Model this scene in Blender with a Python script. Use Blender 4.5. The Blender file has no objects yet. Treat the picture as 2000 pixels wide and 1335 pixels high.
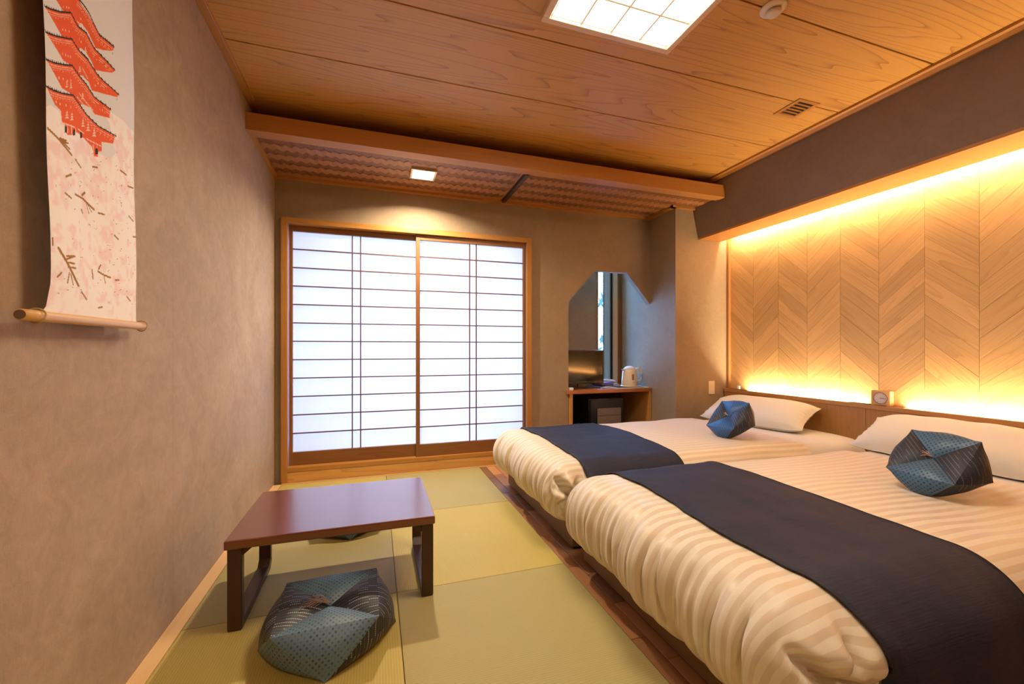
import bpy, bmesh, math, random
import numpy as np
from mathutils import Vector, Matrix, noise, Euler
random.seed(7)
PI = math.pi
sc = bpy.context.scene
col = sc.collection
# ---------------------------------------------------------------- camera
cam = bpy.data.cameras.new('camera'); camo = bpy.data.objects.new('camera', cam); col.objects.link(camo)
camo.location = (0.706, -3.5065, 1.0); camo.rotation_euler = (PI/2, 0, -0.3171)
cam.sensor_width = 36; cam.lens = 14.714; cam.shift_y = 0.00649; cam.clip_start = 0.02
sc.camera = camo
# ---------------------------------------------------------------- daylight
W = bpy.data.worlds.new('sky'); sc.world = W; W.use_nodes = True
W.node_tree.nodes['Background'].inputs[0].default_value = (0.16, 0.42, 1.0, 1)
W.node_tree.nodes['Background'].inputs[1].default_value = 40.0
# ---------------------------------------------------------------- exposure and lamps
vs = sc.view_settings
vs.view_transform = 'Standard'; vs.look = 'None'; vs.gamma = 1.0; vs.use_curve_mapping = False; vs.exposure = 0.12
CEILING_LAMP = 28.0      # radiance of the square ceiling lamp diffuser
DOWNLIGHT = 30.0         # watts of the downlight
LED_LOW = 400.0           # radiance of the strips behind the headboard
LED_TOP = 135.0           # radiance of the strip above the panelled wall
ENTRY_LIGHT = 55.0       # the second downlight at the room's entrance, behind the camera
def lamp(name, typ, loc, energy, color, **k):
    d = bpy.data.lights.new(name, typ); d.energy = energy; d.color = color
    for a, b in k.items(): setattr(d, a, b)
    o = bpy.data.objects.new(name, d); o.location = loc; col.objects.link(o); return o
lamp('downlight_bulb', 'AREA', (1.043, -0.395, 2.264), DOWNLIGHT, (1.0, 0.82, 0.58), shape='SQUARE', size=0.06, spread=math.radians(152))
lamp('entry_bulb', 'SPOT', (0.85, -4.45, 2.38), ENTRY_LIGHT, (1.0, 0.78, 0.55), spot_size=math.radians(150), spot_blend=0.3, shadow_soft_size=0.05)
# ================================================================ materials
class NT:
    def __init__(s, name):
        m = bpy.data.materials.new(name); m.use_nodes = True; s.m = m; s.t = m.node_tree; s.n = s.t.nodes; s.l = s.t.links
        s.b = s.n['Principled BSDF']
    def add(s, typ, **k):
        n = s.n.new(typ)
        for a, v in k.items():
            if a == 'ins':
                for i, x in v.items():
                    if hasattr(x, 'is_output') : s.l.new(x, n.inputs[i])
                    else: n.inputs[i].default_value = x
            else: setattr(n, a, v)
        return n
    def math(s, op, a, b=None, c=None, clamp=False):
        ins = {0: a}
        if b is not None: ins[1] = b
        if c is not None: ins[2] = c
        return s.add('ShaderNodeMath', operation=op, use_clamp=clamp, ins=ins).outputs[0]
    def ramp(s, f, stops, interp='LINEAR'):
        r = s.add('ShaderNodeValToRGB', ins={0: f}); cr = r.color_ramp; cr.interpolation = interp
        while len(cr.elements) < len(stops): cr.elements.new(0.5)
        for e, (p, c) in zip(cr.elements, stops): e.position = p; e.color = (*c, 1) if len(c) == 3 else c
        return r.outputs[0]
    def mix(s, f, a, b, blend='MIX'):
        n = s.add('ShaderNodeMix', data_type='RGBA', blend_type=blend)
        for i, x in ((0, f), (6, a), (7, b)):
            if hasattr(x, 'is_output'): s.l.new(x, n.inputs[i])
            else: n.inputs[i].default_value = (*x, 1) if isinstance(x, tuple) and len(x) == 3 else x
        return n.outputs[2]
    def noise(s, vec, scale=5, detail=2, rough=0.5, dist=0.0):
        return s.add('ShaderNodeTexNoise', ins={'Vector': vec, 'Scale': scale, 'Detail': detail, 'Roughness': rough, 'Distortion': dist}).outputs['Fac']
    def coords(s, kind='Object', scale=(1, 1, 1), rot=(0, 0, 0), rnd=0.0):
        v = s.add('ShaderNodeTexCoord').outputs[kind]
        if rnd:
            oi = s.add('ShaderNodeObjectInfo').outputs['Random']
            r = s.math('MULTIPLY', oi, rnd)
            cx = s.add('ShaderNodeCombineXYZ', ins={0: r, 1: s.math('MULTIPLY', r, 1.7), 2: r}).outputs[0]
            v = s.add('ShaderNodeVectorMath', operation='ADD', ins={0: v, 1: cx}).outputs[0]
        return s.add('ShaderNodeMapping', ins={'Vector': v, 'Scale': scale, 'Rotation': rot}).outputs[0]
    def bump(s, h, strength=0.3, dist=0.002):
        n = s.add('ShaderNodeBump', ins={'Height': h, 'Strength': strength, 'Distance': dist})
        s.l.new(n.outputs[0], s.b.inputs['Normal'])
    def out(s, color=None, rough=None, **k):
        for nm, x in (('Base Color', color), ('Roughness', rough)):
            if x is None: continue
            if hasattr(x, 'is_output'): s.l.new(x, s.b.inputs[nm])
            else: s.b.inputs[nm].default_value = (*x, 1) if isinstance(x, tuple) else x
        for a, x in k.items(): s.b.inputs[a.replace('_', ' ')].default_value = x
        return s.m
def plain(name, c, rough=0.5, **k): return NT(name).out(c, rough, **k)
def emit(name, c, s, base=(0.8, 0.8, 0.8)):
    t = NT(name); t.out(base, 0.5); t.b.inputs['Emission Color'].default_value = (*c, 1); t.b.inputs['Emission Strength'].default_value = s; return t.m
def wood(name, light, dark, axis='X', rough=0.45, contour=0.5, scale=1.0, vary=0.12, kind='Object', bands=7, rnd=7.3, coat=0.0, fine=0.55, sharp=3.0):
    t = NT(name)
    lo, hi = 0.55*scale, 9.0*scale
    sv = {'X': (lo, hi, hi), 'Y': (hi, lo, hi), 'Z': (hi, hi, lo)}[axis]
    v = t.coords(kind, sv, rnd=rnd)
    n1 = t.noise(v, 0.8, 1.5, 0.45, 0.25)
    fr = t.math('FRACT', t.math('MULTIPLY', n1, bands*2.0))
    ring = t.math('POWER', fr, sharp)
    fs = {'X': (3, 170, 170), 'Y': (170, 3, 170), 'Z': (170, 170, 3)}[axis]
    v2 = t.coords(kind, tuple(a*scale for a in fs), rnd=rnd)
    n2 = t.noise(v2, 1.0, 3, 0.6)
    f = t.math('ADD', t.math('MULTIPLY', ring, contour), t.math('MULTIPLY', t.math('SUBTRACT', n2, 0.35), fine), clamp=True)
    c = t.mix(f, light, dark)
    oi = t.add('ShaderNodeObjectInfo').outputs['Random']
    val = t.math('ADD', 1 - vary/2, t.math('MULTIPLY', oi, vary))
    hs = t.add('ShaderNodeHueSaturation', ins={'Value': val, 'Color': c, 'Hue': 0.5}).outputs[0]
    t.bump(f, 0.12, 0.001)
    m = t.out(hs, rough); t.b.inputs['Coat Weight'].default_value = coat; t.b.inputs['Coat Roughness'].default_value = 0.16
    return m
def wallpaper(name, c1, c2, seams=()):
    t = NT(name)
    v = t.coords('Object', (1, 1, 1))
    a = t.noise(v, 1.7, 5, 0.6, 0.8); b = t.noise(v, 260, 2, 0.6)
    vfine = t.coords('Object', (420, 420, 30)); d = t.noise(vfine, 1.0, 2)
    e = t.noise(v, 14, 4, 0.65, 1.5)
    f = t.math('ADD', t.math('MULTIPLY', a, 0.45), t.math('ADD', t.math('MULTIPLY', b, 0.2), t.math('ADD', t.math('MULTIPLY', d, 0.15), t.math('MULTIPLY', e, 0.3))))
    c = t.ramp(f, [(0.38, c2), (0.7, c1)])
    if seams:
        y = t.add('ShaderNodeSeparateXYZ', ins={0: v}).outputs[1]
        s = None
        for q in seams:
            k = t.math('COMPARE', y, q, 0.0016)
            s = k if s is None else t.math('ADD', s, k)
        c = t.mix(t.math('MULTIPLY', s, 0.35), c, (c2[0]*0.6, c2[1]*0.6, c2[2]*0.6))
    t.bump(t.math('ADD', b, d), 0.22, 0.0012)
    return t.out(c, 0.75)
def tatami(name, c1, c2, axis):
    t = NT(name)
    sc_ = (1, 1, 1)
    v = t.coords('Object', sc_)
    s = t.add('ShaderNodeSeparateXYZ', ins={0: v}).outputs
    u, w = (s[0], s[1]) if axis == 'Y' else (s[1], s[0])
    ribs = t.math('SINE', t.math('MULTIPLY', u, 2*PI/0.0085))
    cross = t.math('SINE', t.math('MULTIPLY', w, 2*PI/0.0036))
    n = t.noise(t.coords('Object', (420, 8, 1) if axis == 'Y' else (8, 420, 1)), 1, 3, 0.6)
    n2 = t.noise(v, 3.0, 3)
    f = t.math('ADD', t.math('MULTIPLY', t.math('ADD', t.math('MULTIPLY', ribs, 0.5), 0.5), 0.30), t.math('ADD', t.math('MULTIPLY', n, 0.5), t.math('MULTIPLY', n2, 0.25)))
    c = t.ramp(f, [(0.2, c2), (0.85, c1)])
    t.bump(t.math('ADD', ribs, t.math('MULTIPLY', cross, 0.3)), 0.20, 0.0010)
    return t.out(c, 0.62)
M = {}
M['wall'] = wallpaper('wallpaper', (0.48, 0.35, 0.245), (0.285, 0.20, 0.138), seams=(-1.651, -0.74, -2.56))
M['wall_back'] = wallpaper('wallpaper_back', (0.37, 0.27, 0.17), (0.26, 0.185, 0.115))
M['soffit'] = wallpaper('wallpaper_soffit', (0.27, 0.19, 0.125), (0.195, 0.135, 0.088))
M['ceiling'] = wood('ceiling_cedar', (0.60, 0.30, 0.060), (0.28, 0.11, 0.016), 'X', 0.5, 0.75, 0.8, 0.06, bands=9, rnd=11.0, fine=0.34, sharp=9.0)
M['trim_x'] = wood('frame_wood_x', (0.47, 0.215, 0.045), (0.31, 0.125, 0.022), 'X', 0.38, 0.35, 1.5, 0.05)
M['trim_y'] = wood('frame_wood_y', (0.47, 0.215, 0.045), (0.31, 0.125, 0.022), 'Y', 0.38, 0.35, 1.5, 0.05)
M['trim_z'] = wood('frame_wood_z', (0.47, 0.215, 0.045), (0.31, 0.125, 0.022), 'Z', 0.38, 0.35, 1.5, 0.05)
M['base_x'] = wood('sill_pine', (0.66, 0.36, 0.10), (0.42, 0.20, 0.05), 'X', 0.38, 0.6, 1.2, 0.05, bands=8)
M['edge_y'] = wood('edge_pine', (0.80, 0.52, 0.24), (0.66, 0.38, 0.15), 'Y', 0.4, 0.3, 1.2, 0.05)
M['shoji_x'] = wood('shoji_wood_x', (0.24, 0.095, 0.025), (0.14, 0.05, 0.013), 'X', 0.42, 0.4, 1.4, 0.08)
M['shoji_z'] = wood('shoji_wood_z', (0.25, 0.10, 0.027), (0.15, 0.055, 0.014), 'Z', 0.42, 0.4, 1.4, 0.08)
M['rung'] = plain('shoji_lattice', (0.13, 0.055, 0.03), 0.5)
M['beam'] = wood('beam_wood', (0.48, 0.21, 0.05), (0.34, 0.135, 0.03), 'X', 0.45, 0.25, 1.6, 0.04)
M['headboard'] = wood('headboard_wood', (0.42, 0.20, 0.06), (0.27, 0.11, 0.03), 'Z', 0.4, 0.4, 1.6, 0.16)
M['cap'] = wood('cap_wood', (0.46, 0.22, 0.075), (0.32, 0.14, 0.045), 'Y', 0.4, 0.3, 1.4, 0.04)
M['plank'] = wood('oak_veneer', (0.62, 0.38, 0.16), (0.43, 0.235, 0.085), 'X', 0.42, 0.42, 1.3, 0.26, kind='UV', bands=8, fine=1.0)
M['parquet'] = wood('parquet', (0.40, 0.19, 0.08), (0.15, 0.056, 0.02), 'Y', 0.36, 0.10, 1.5, 1.2)
M['floor'] = wood('floor_board', (0.34, 0.165, 0.07), (0.2, 0.085, 0.03), 'Y', 0.4, 0.4, 1.5, 0.0)
M['bedbase'] = wood('bed_base', (0.21, 0.105, 0.035), (0.15, 0.068, 0.022), 'Y', 0.45, 0.25, 1.5, 0.05)
M['table'] = wood('table_mahogany', (0.15, 0.030, 0.011), (0.075, 0.013, 0.005), 'X', 0.26, 0.3, 1.6, 0.03, fine=0.5, coat=1.0); M['table'].node_tree.nodes['Principled BSDF'].inputs['Coat IOR'].default_value = 1.6
M['table_leg'] = wood('table_leg', (0.055, 0.020, 0.010), (0.035, 0.012, 0.006), 'Z', 0.35, 0.3, 1.6, 0.03)
M['desk'] = wood('desk_top', (0.42, 0.14, 0.035), (0.27, 0.08, 0.02), 'X', 0.3, 0.3, 1.6, 0.03)
M['desk_z'] = wood('desk_side', (0.55, 0.27, 0.07), (0.4, 0.18, 0.045), 'Z', 0.4, 0.3, 1.6, 0.03)
M['tat_y'] = tatami('tatami_lengthwise', (0.53, 0.42, 0.11), (0.42, 0.32, 0.07), 'Y')
M['tat_x'] = tatami('tatami_crosswise', (0.43, 0.36, 0.135), (0.34, 0.28, 0.09), 'X')  # same straw as lengthwise; greyer tone is the weave's sheen put into colour
M['black'] = plain('black_plastic', (0.008, 0.008, 0.009), 0.3)
M['screen'] = plain('black_glass', (0.006, 0.006, 0.007), 0.08)
M['darkwood'] = plain('dark_bamboo', (0.06, 0.025, 0.012), 0.45)
M['cream'] = plain('cream_plastic', (0.80, 0.66, 0.47), 0.35)
M['white'] = plain('white_plastic', (0.8, 0.78, 0.74), 0.35)
M['lampframe'] = wood('lamp_frame', (0.78, 0.56, 0.34), (0.68, 0.45, 0.25), 'X', 0.45, 0.2, 1.5, 0.0)
M['diffuser'] = emit('lamp_diffuser', (1.0, 0.84, 0.63), CEILING_LAMP)
M['lampgrid'] = emit('lamp_grid', (1.0, 0.66, 0.36), 0.5, base=(0.2, 0.13, 0.08))  # bars are no light source; their lit look is given as faint emission
M['led_low'] = emit('led_strip_low', (1.0, 0.76, 0.46), LED_LOW)
M['led_top'] = emit('led_strip_top', (1.0, 0.76, 0.46), LED_TOP)
M['bulb'] = emit('downlight_face', (1.0, 0.85, 0.62), 14.0)
M['chrome'] = plain('brushed_metal', (0.7, 0.6, 0.5), 0.3, Metallic=0.9)
M['alu'] = plain('window_frame_grey', (0.42, 0.47, 0.56), 0.5)
t = NT('frosted_glass'); tr = t.add('ShaderNodeBsdfTranslucent', ins={0: (0.17, 0.12, 0.085, 1)}); t.l.new(tr.outputs[0], t.n['Material Output'].inputs[0]); M['frost'] = t.m
M['purple'] = plain('purple_plastic', (0.16, 0.12, 0.35), 0.4)
M['leaf'] = plain('leaf', (0.05, 0.12, 0.10), 0.6)
# shoji paper
t = NT('shoji_paper'); n = t.noise(t.coords('Object', (1, 1, 1)), 90, 4, 0.7)
tr = t.add('ShaderNodeBsdfTranslucent', ins={0: (0.66, 0.46, 0.375, 1)}); df = t.add('ShaderNodeBsdfDiffuse', ins={0: t.mix(n, (0.56, 0.57, 0.60), (0.64, 0.65, 0.68))})
mx = t.add('ShaderNodeMixShader', ins={0: 0.3, 1: tr.outputs[0], 2: df.outputs[0]}); t.l.new(mx.outputs[0], t.n['Material Output'].inputs[0]); M['paper'] = t.m
# window glass
t = NT('window_glass'); a = t.add('ShaderNodeBsdfTransparent'); g = t.add('ShaderNodeBsdfGlossy', ins={1: 0.02})
mx = t.add('ShaderNodeMixShader', ins={0: 0.06, 1: a.outputs[0], 2: g.outputs[0]}); t.l.new(mx.outputs[0], t.n['Material Output'].inputs[0]); M['glass'] = t.m
# striped satin duvet (stripes run along the bed, attribute-free, world y of the untouched object)
t = NT('striped_satin')
uvn = t.add('ShaderNodeTexCoord').outputs['UV']; sp = t.add('ShaderNodeSeparateXYZ', ins={0: uvn}).outputs
st = t.math('SINE', t.math('MULTIPLY', sp[1], 2*PI/0.042)); st = t.math('ADD', t.math('MULTIPLY', st, 3.5), 0.5, clamp=True)
c = t.mix(st, (0.66, 0.54, 0.385), (0.76, 0.67, 0.52)); r = t.math('ADD', 0.36, t.math('MULTIPLY', st, 0.22))
fab = t.noise(t.coords('Object', (1, 1, 1)), 700, 2); t.bump(fab, 0.08, 0.0005)
M['duvet'] = t.out(c, r); t.b.inputs['Sheen Weight'].default_value = 0.15
def cloth(name, c, rough=0.8, sc_=(500, 500, 500), strength=0.2, c2=None):
    t = NT(name); n = t.noise(t.coords('Object', sc_), 1.0, 3, 0.6)
    t.bump(n, strength, 0.001); c2 = c2 or tuple(x*0.8 for x in c)
    m = t.out(t.mix(n, c2, c), rough); t.b.inputs['Sheen Weight'].default_value = 0.1; return m
M['sheet'] = cloth('white_cotton', (0.76, 0.69, 0.59), 0.85)
M['runner'] = cloth('charcoal_runner', (0.028, 0.035, 0.072), 0.66, (9, 260, 260), 0.8, (0.006, 0.008, 0.019))
M['runner'].node_tree.nodes['Principled BSDF'].inputs['Sheen Weight'].default_value = 0.0; M['runner'].node_tree.nodes['Principled BSDF'].inputs['Specular IOR Level'].default_value = 0.3
M['runner_hem'] = plain('runner_hem', (0.012, 0.010, 0.012), 0.7)
M['tassel'] = plain('straw_tassel', (0.58, 0.44, 0.34), 0.7)
M['bamboo'] = wood('bamboo', (0.70, 0.42, 0.15), (0.60, 0.33, 0.10), 'Y', 0.35, 0.2, 1.0, 0.0)
M['bamboo_cut'] = plain('bamboo_hollow', (0.16, 0.09, 0.05), 0.7)
M['rope'] = plain('hemp_cord', (0.50, 0.33, 0.14), 0.8)
def dots(name, base, dot, dot2):
    t = NT(name); uv = t.add('ShaderNodeTexCoord').outputs['UV']
    m = t.add('ShaderNodeMapping', ins={'Vector': uv, 'Rotation': (0, 0, PI/4), 'Scale': (1/0.0125, 1/0.0125, 1)}).outputs[0]
    s = t.add('ShaderNodeSeparateXYZ', ins={0: m}).outputs
    fx = t.math('SUBTRACT', t.math('FRACT', s[0]), 0.5); fy = t.math('SUBTRACT', t.math('FRACT', s[1]), 0.5)
    d = t.math('SQRT', t.math('ADD', t.math('MULTIPLY', fx, fx), t.math('MULTIPLY', fy, fy)))
    k = t.math('LESS_THAN', d, 0.27)
    cell = t.add('ShaderNodeTexWhiteNoise', noise_dimensions='2D', ins={0: t.add('ShaderNodeVectorMath', operation='FLOOR', ins={0: m}).outputs[0]}).outputs[0]
    dc = t.mix(cell, dot, dot2)
    c = t.mix(k, base, dc)
    t.bump(k, 0.1, 0.0006); return t.out(c, t.math('ADD', 0.42, t.math('MULTIPLY', k, 0.2)))
def dashes(name, base, thread, rot=0.0):
    t = NT(name); uv = t.add('ShaderNodeMapping', ins={'Vector': t.add('ShaderNodeTexCoord').outputs['UV'], 'Rotation': (0, 0, rot)}).outputs[0]
    s = t.add('ShaderNodeSeparateXYZ', ins={0: uv}).outputs
    v = t.math('DIVIDE', s[0], 0.0135); line = t.math('LESS_THAN', t.math('ABSOLUTE', t.math('SUBTRACT', t.math('FRACT', v), 0.5)), 0.10)
    u = t.math('DIVIDE', s[1], 0.006); gap = t.math('GREATER_THAN', t.math('FRACT', u), 0.35)
    wn = t.add('ShaderNodeTexWhiteNoise', noise_dimensions='2D', ins={0: t.add('ShaderNodeCombineXYZ', ins={0: t.math('FLOOR', t.math('DIVIDE', s[1], 0.032)), 1: t.math('FLOOR', v)}).outputs[0]}).outputs[0]
    k = t.math('MULTIPLY', t.math('MULTIPLY', line, gap), t.math('ADD', 0.15, t.math('MULTIPLY', t.math('GREATER_THAN', wn, 0.45), 0.85)))
    return t.out(t.mix(k, base, thread), 0.55)
M['dots'] = dots('dotted_silk', (0.10, 0.165, 0.225), (0.025, 0.045, 0.085), (0.085, 0.14, 0.19))
M['dashes'] = dashes('dashed_silk', (0.013, 0.014, 0.020), (0.42, 0.42, 0.42))
M['dashes_bed'] = dashes('dashed_silk_bias', (0.010, 0.014, 0.030), (0.11, 0.13, 0.17), PI/4)
M['dots_blue'] = dots('dotted_blue_silk', (0.022, 0.095, 0.28), (0.008, 0.025, 0.08), (0.02, 0.07, 0.16))
M['dots_teal'] = dots('dotted_teal_silk', (0.045, 0.12, 0.22), (0.008, 0.02, 0.05), (0.03, 0.08, 0.13))
# scroll print: colours painted on the cloth's own points
t = NT('printed_cotton'); at = t.add('ShaderNodeAttribute', attribute_name='print'); wv = t.noise(t.coords('Object', (600, 600, 600)), 1, 2)
t.bump(wv, 0.15, 0.0006); M['print'] = t.out(at.outputs[0], 0.85)
# ================================================================ builders
def props(o, label=None, cat=None, group=None, kind=None):
    if label: o['label'] = label
    if cat: o['category'] = cat
    if group: o['group'] = group
    if kind: o['kind'] = kind
    return o
def thing(name, label, cat, loc=(0, 0, 0), rot=(0, 0, 0), group=None):
    o = bpy.data.objects.new(name, None); col.objects.link(o); o.location = loc; o.rotation_euler = rot
    o.empty_display_size = 0.05
    return props(o, label, cat, group)
def mesh(name, verts, faces, mat, parent=None, world=True, uv=None, smooth=False, fmat=None, loc=None):
    off = Vector((0, 0, 0))
    if loc is not None: off = Vector(loc)
    elif parent is not None and world:
        p = parent
        while p is not None: off = off + p.location; p = p.parent
    me = bpy.data.meshes.new(name); me.from_pydata([tuple(Vector(v)-off) for v in verts], [], faces)
    for m in (mat if isinstance(mat, (list, tuple)) else [mat]): me.materials.append(m)
    if fmat:
        for p, i in zip(me.polygons, fmat): p.material_index = i
    if uv is not None:
        ul = me.uv_layers.new(name='UVMap')
        for lp in me.loops: ul.data[lp.index].uv = uv[lp.vertex_index]
    if smooth:
        for p in me.polygons: p.use_smooth = True
    o = bpy.data.objects.new(name, me); col.objects.link(o)
    if parent is not None: o.parent = parent
    if loc is not None: o.location = loc
    return o
def fin(bm, name, mat, parent=None, world=True, smooth=False):
    bmesh.ops.recalc_face_normals(bm, faces=bm.faces)
    me = bpy.data.meshes.new(name); bm.to_mesh(me); bm.free(); me.materials.append(mat)
    o = bpy.data.objects.new(name, me); col.objects.link(o)
    if parent is not None:
        o.parent = parent
        if world:
            off = Vector((0, 0, 0)); p = parent
            while p is not None: off = off + p.location; p = p.parent
            me.transform(Matrix.Translation(-off))
    if smooth:
        for p in me.polygons: p.use_smooth = True
    return o
def bx(bm, x0, x1, y0, y1, z0, z1, bevel=0.0, seg=2, mt=None):
    r = bmesh.ops.create_cube(bm, size=1); vs_ = r['verts']
    for v in vs_:
        v.co = Vector(((x0+x1)/2+v.co.x*(x1-x0), (y0+y1)/2+v.co.y*(y1-y0), (z0+z1)/2+v.co.z*(z1-z0)))
    if bevel > 0:
        es = list({e for v in vs_ for e in v.link_edges})
        bmesh.ops.bevel(bm, geom=es, offset=min(bevel, 0.45*min(x1-x0, y1-y0, z1-z0)), segments=seg, affect='EDGES', profile=0.6)
    return vs_
def box(name, b, mat, parent=None, bevel=0.0, world=True, seg=2, kind=None):
    bm = bmesh.new(); bx(bm, *b, bevel=bevel, seg=seg); o = fin(bm, name, mat, parent, world)
    if kind: o['kind'] = kind
    return o
def extr(name, pts, axis, a, b, mat, parent=None, world=True, bevel=0.0):
    """polygon pts in the two other axes, pushed from a to b along axis"""
    def P(p, w): return {'x': (w, p[0], p[1]), 'y': (p[0], w, p[1]), 'z': (p[0], p[1], w)}[axis]
    bm = bmesh.new(); A = [bm.verts.new(P(p, a)) for p in pts]; B = [bm.verts.new(P(p, b)) for p in pts]
    bm.faces.new(A); bm.faces.new(B[::-1]); n = len(pts)
    for i in range(n): bm.faces.new((A[i], B[i], B[(i+1) % n], A[(i+1) % n]))
    if bevel: bmesh.ops.bevel(bm, geom=list(bm.edges), offset=bevel, segments=2, affect='EDGES')
    return fin(bm, name, mat, parent, world)
def lathe(name, prof, cx, cy, mat, parent=None, seg=32, world=True, sy=1.0, cap=True):
    v = []; f = []; n = len(prof)
    for i in range(seg):
        a = 2*PI*i/seg
        for r, z in prof: v.append((cx+r*math.cos(a), cy+r*math.sin(a)*sy, z))
    for i in range(seg):
        j = (i+1) % seg
        for k in range(n-1): f.append((i*n+k, j*n+k, j*n+k+1, i*n+k+1))
    if cap: f.append(tuple(i*n for i in range(seg))[::-1]); f.append(tuple(i*n+n-1 for i in range(seg)))
    return mesh(name, v, f, mat, parent, world, smooth=True)
def tube(name, pts, rad, mat, parent=None, seg=10, world=True, closed=False):
    pts = [Vector(p) for p in pts]; n = len(pts); v = []; f = []
    R = rad if isinstance(rad, (list, tuple)) else [rad]*n
    for i, p in enumerate(pts):
        if closed: d = pts[(i+1) % n]-pts[i-1]
        else: d = pts[min(i+1, n-1)]-pts[max(i-1, 0)]
        d.normalize(); a = d.cross(Vector((0, 0, 1)))
        if a.length < 1e-3: a = d.cross(Vector((0, 1, 0)))
        a.normalize(); b = d.cross(a)
        for k in range(seg):
            t_ = 2*PI*k/seg; v.append(p+(a*math.cos(t_)+b*math.sin(t_))*R[i])
    m = n if closed else n-1
    for i in range(m):
        for k in range(seg): f.append((i*seg+k, i*seg+(k+1) % seg, ((i+1) % n)*seg+(k+1) % seg, ((i+1) % n)*seg+k))
    if not closed: f.append(tuple(range(seg))[::-1]); f.append(tuple((n-1)*seg+k for k in range(seg)))
    return mesh(name, v, f, mat, parent, world, smooth=True)
def S(o): o['kind'] = 'structure'; return o
# ================================================================ room shell
YB, YC = -4.75, 0.0
ZC = 2.455
floor = S(box('floor', (-0.06, 4.05, YB, 1.25, -0.10, -0.012), M['floor']))
S(box('wall_left', (-0.08, 0.0, YB, 0.06, -0.02, 2.62), M['wall']))
# back wall: one slab with the shoji opening and the chamfered alcove opening
S(extr('wall_back', [(0, -0.02), (0.06, -0.02), (0.06, 1.965), (2.015, 1.965), (2.015, -0.02), (2.404, -0.02), (2.404, 1.430), (2.680, 1.733), (3.028, 1.733), (3.292, 1.440), (3.292, 2.60), (0, 2.60)], 'y', 0.0, 0.06, M['wall_back']))
S(extr('wall_pillar', [(3.292, -0.37), (4.05, -0.37), (4.05, 0.56), (3.292, 0.56)], 'z', -0.02, 2.60, M['wall_back']))
wr = S(box('wall_right', (3.902, 4.05, YB, -0.372, -0.02, 2.60), M['floor']))
S(box('wall_front', (-0.08, 4.05, YB-0.08, YB, -0.02, 2.60), M['wall_back']))
# alcove and veranda behind the back wall
S(box('wall_alcove', (2.20, 2.995, 0.50, 0.56, -0.02, 1.87), M['wall_back']))
S(box('wall_alcove_side', (2.13, 2.20, 0.06, 0.56, -0.02, 2.5), M['wall_back']))
S(box('wall_veranda_left', (-0.08, 0.0, 0.06, 1.20, -0.02, 2.5), M['wall_back']))
S(box('ceiling_alcove', (2.20, 3.292, 0.06, 0.56, 2.12, 2.18), M['wall_back']))
S(box('ceiling_veranda', (-0.08, 2.20, 0.06, 1.25, 2.12, 2.18), M['wall_back']))
# main ceiling: backing slab with boards
ceil = S(box('ceiling', (-0.08, 4.05, YB, 0.06, ZC+0.008, 2.62), M['darkwood']))
ys = [-0.02, -0.712, -1.219, -1.681, -2.143, -2.60, -3.06, -3.52, -3.98, -4.44, YB]
for i in range(len(ys)-1):
    y1, y0 = ys[i], ys[i+1]
    bm = bmesh.new(); bx(bm, 0.02, 3.47, y0+0.0035, y1-0.0035, ZC, ZC+0.012, 0.0012, 1)
    o = fin(bm, 'board', M['ceiling'], None); o.parent = ceil
# edge battens at the ceiling
S(box('trim_1', (0.0, 0.038, YB, 0.0, ZC-0.018, ZC+0.01), M['trim_y'], bevel=0.003))
mol = S(extr('trim_2', [(3.418, ZC+0.004), (3.418, ZC-0.014), (3.436, ZC-0.018), (3.446, ZC-0.036), (3.480, ZC-0.036), (3.480, ZC+0.004)], 'y', YB, -0.02, M['trim_y']))
# bulkhead above the beds
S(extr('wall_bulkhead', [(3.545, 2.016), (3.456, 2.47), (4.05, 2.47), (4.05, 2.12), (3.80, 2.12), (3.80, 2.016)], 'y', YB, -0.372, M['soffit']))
S(extr('trim_3', [(3.543, 2.030), (3.546, 2.004), (3.800, 2.004), (3.800, 2.018), (3.552, 2.018)], 'y', YB, -0.372, M['beam']))
# lowered ceiling in front of the shoji
lo = S(box('ceiling_lowered', (0.0, 3.75, -0.70, 0.0, 2.292, 2.32), M['beam']))
box('border', (0.0, 3.75, -0.672, -0.640, 2.268, 2.294), M['trim_x'], lo)
box('border', (0.0, 3.30, -0.036, -0.001, 2.262, 2.294), M['trim_x'], lo)
box('border', (0.0, 0.024, -0.672, -0.036, 2.266, 2.294), M['trim_y'], lo)
box('border', (3.24, 3.292, -0.40, -0.036, 2.266, 2.294), M['trim_y'], lo)
box('border', (3.24, 3.72, -0.372-0.03, -0.372+0.01, 2.266, 2.294), M['trim_x'], lo)
box('batten', (1.752, 1.784, -0.645, -0.030, 2.262, 2.294), M['darkwood'], lo, bevel=0.006)
S(box('trim_4', (0.0, 3.56, -0.741, -0.668, 2.263, 2.363), M['beam'], bevel=0.002))
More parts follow.
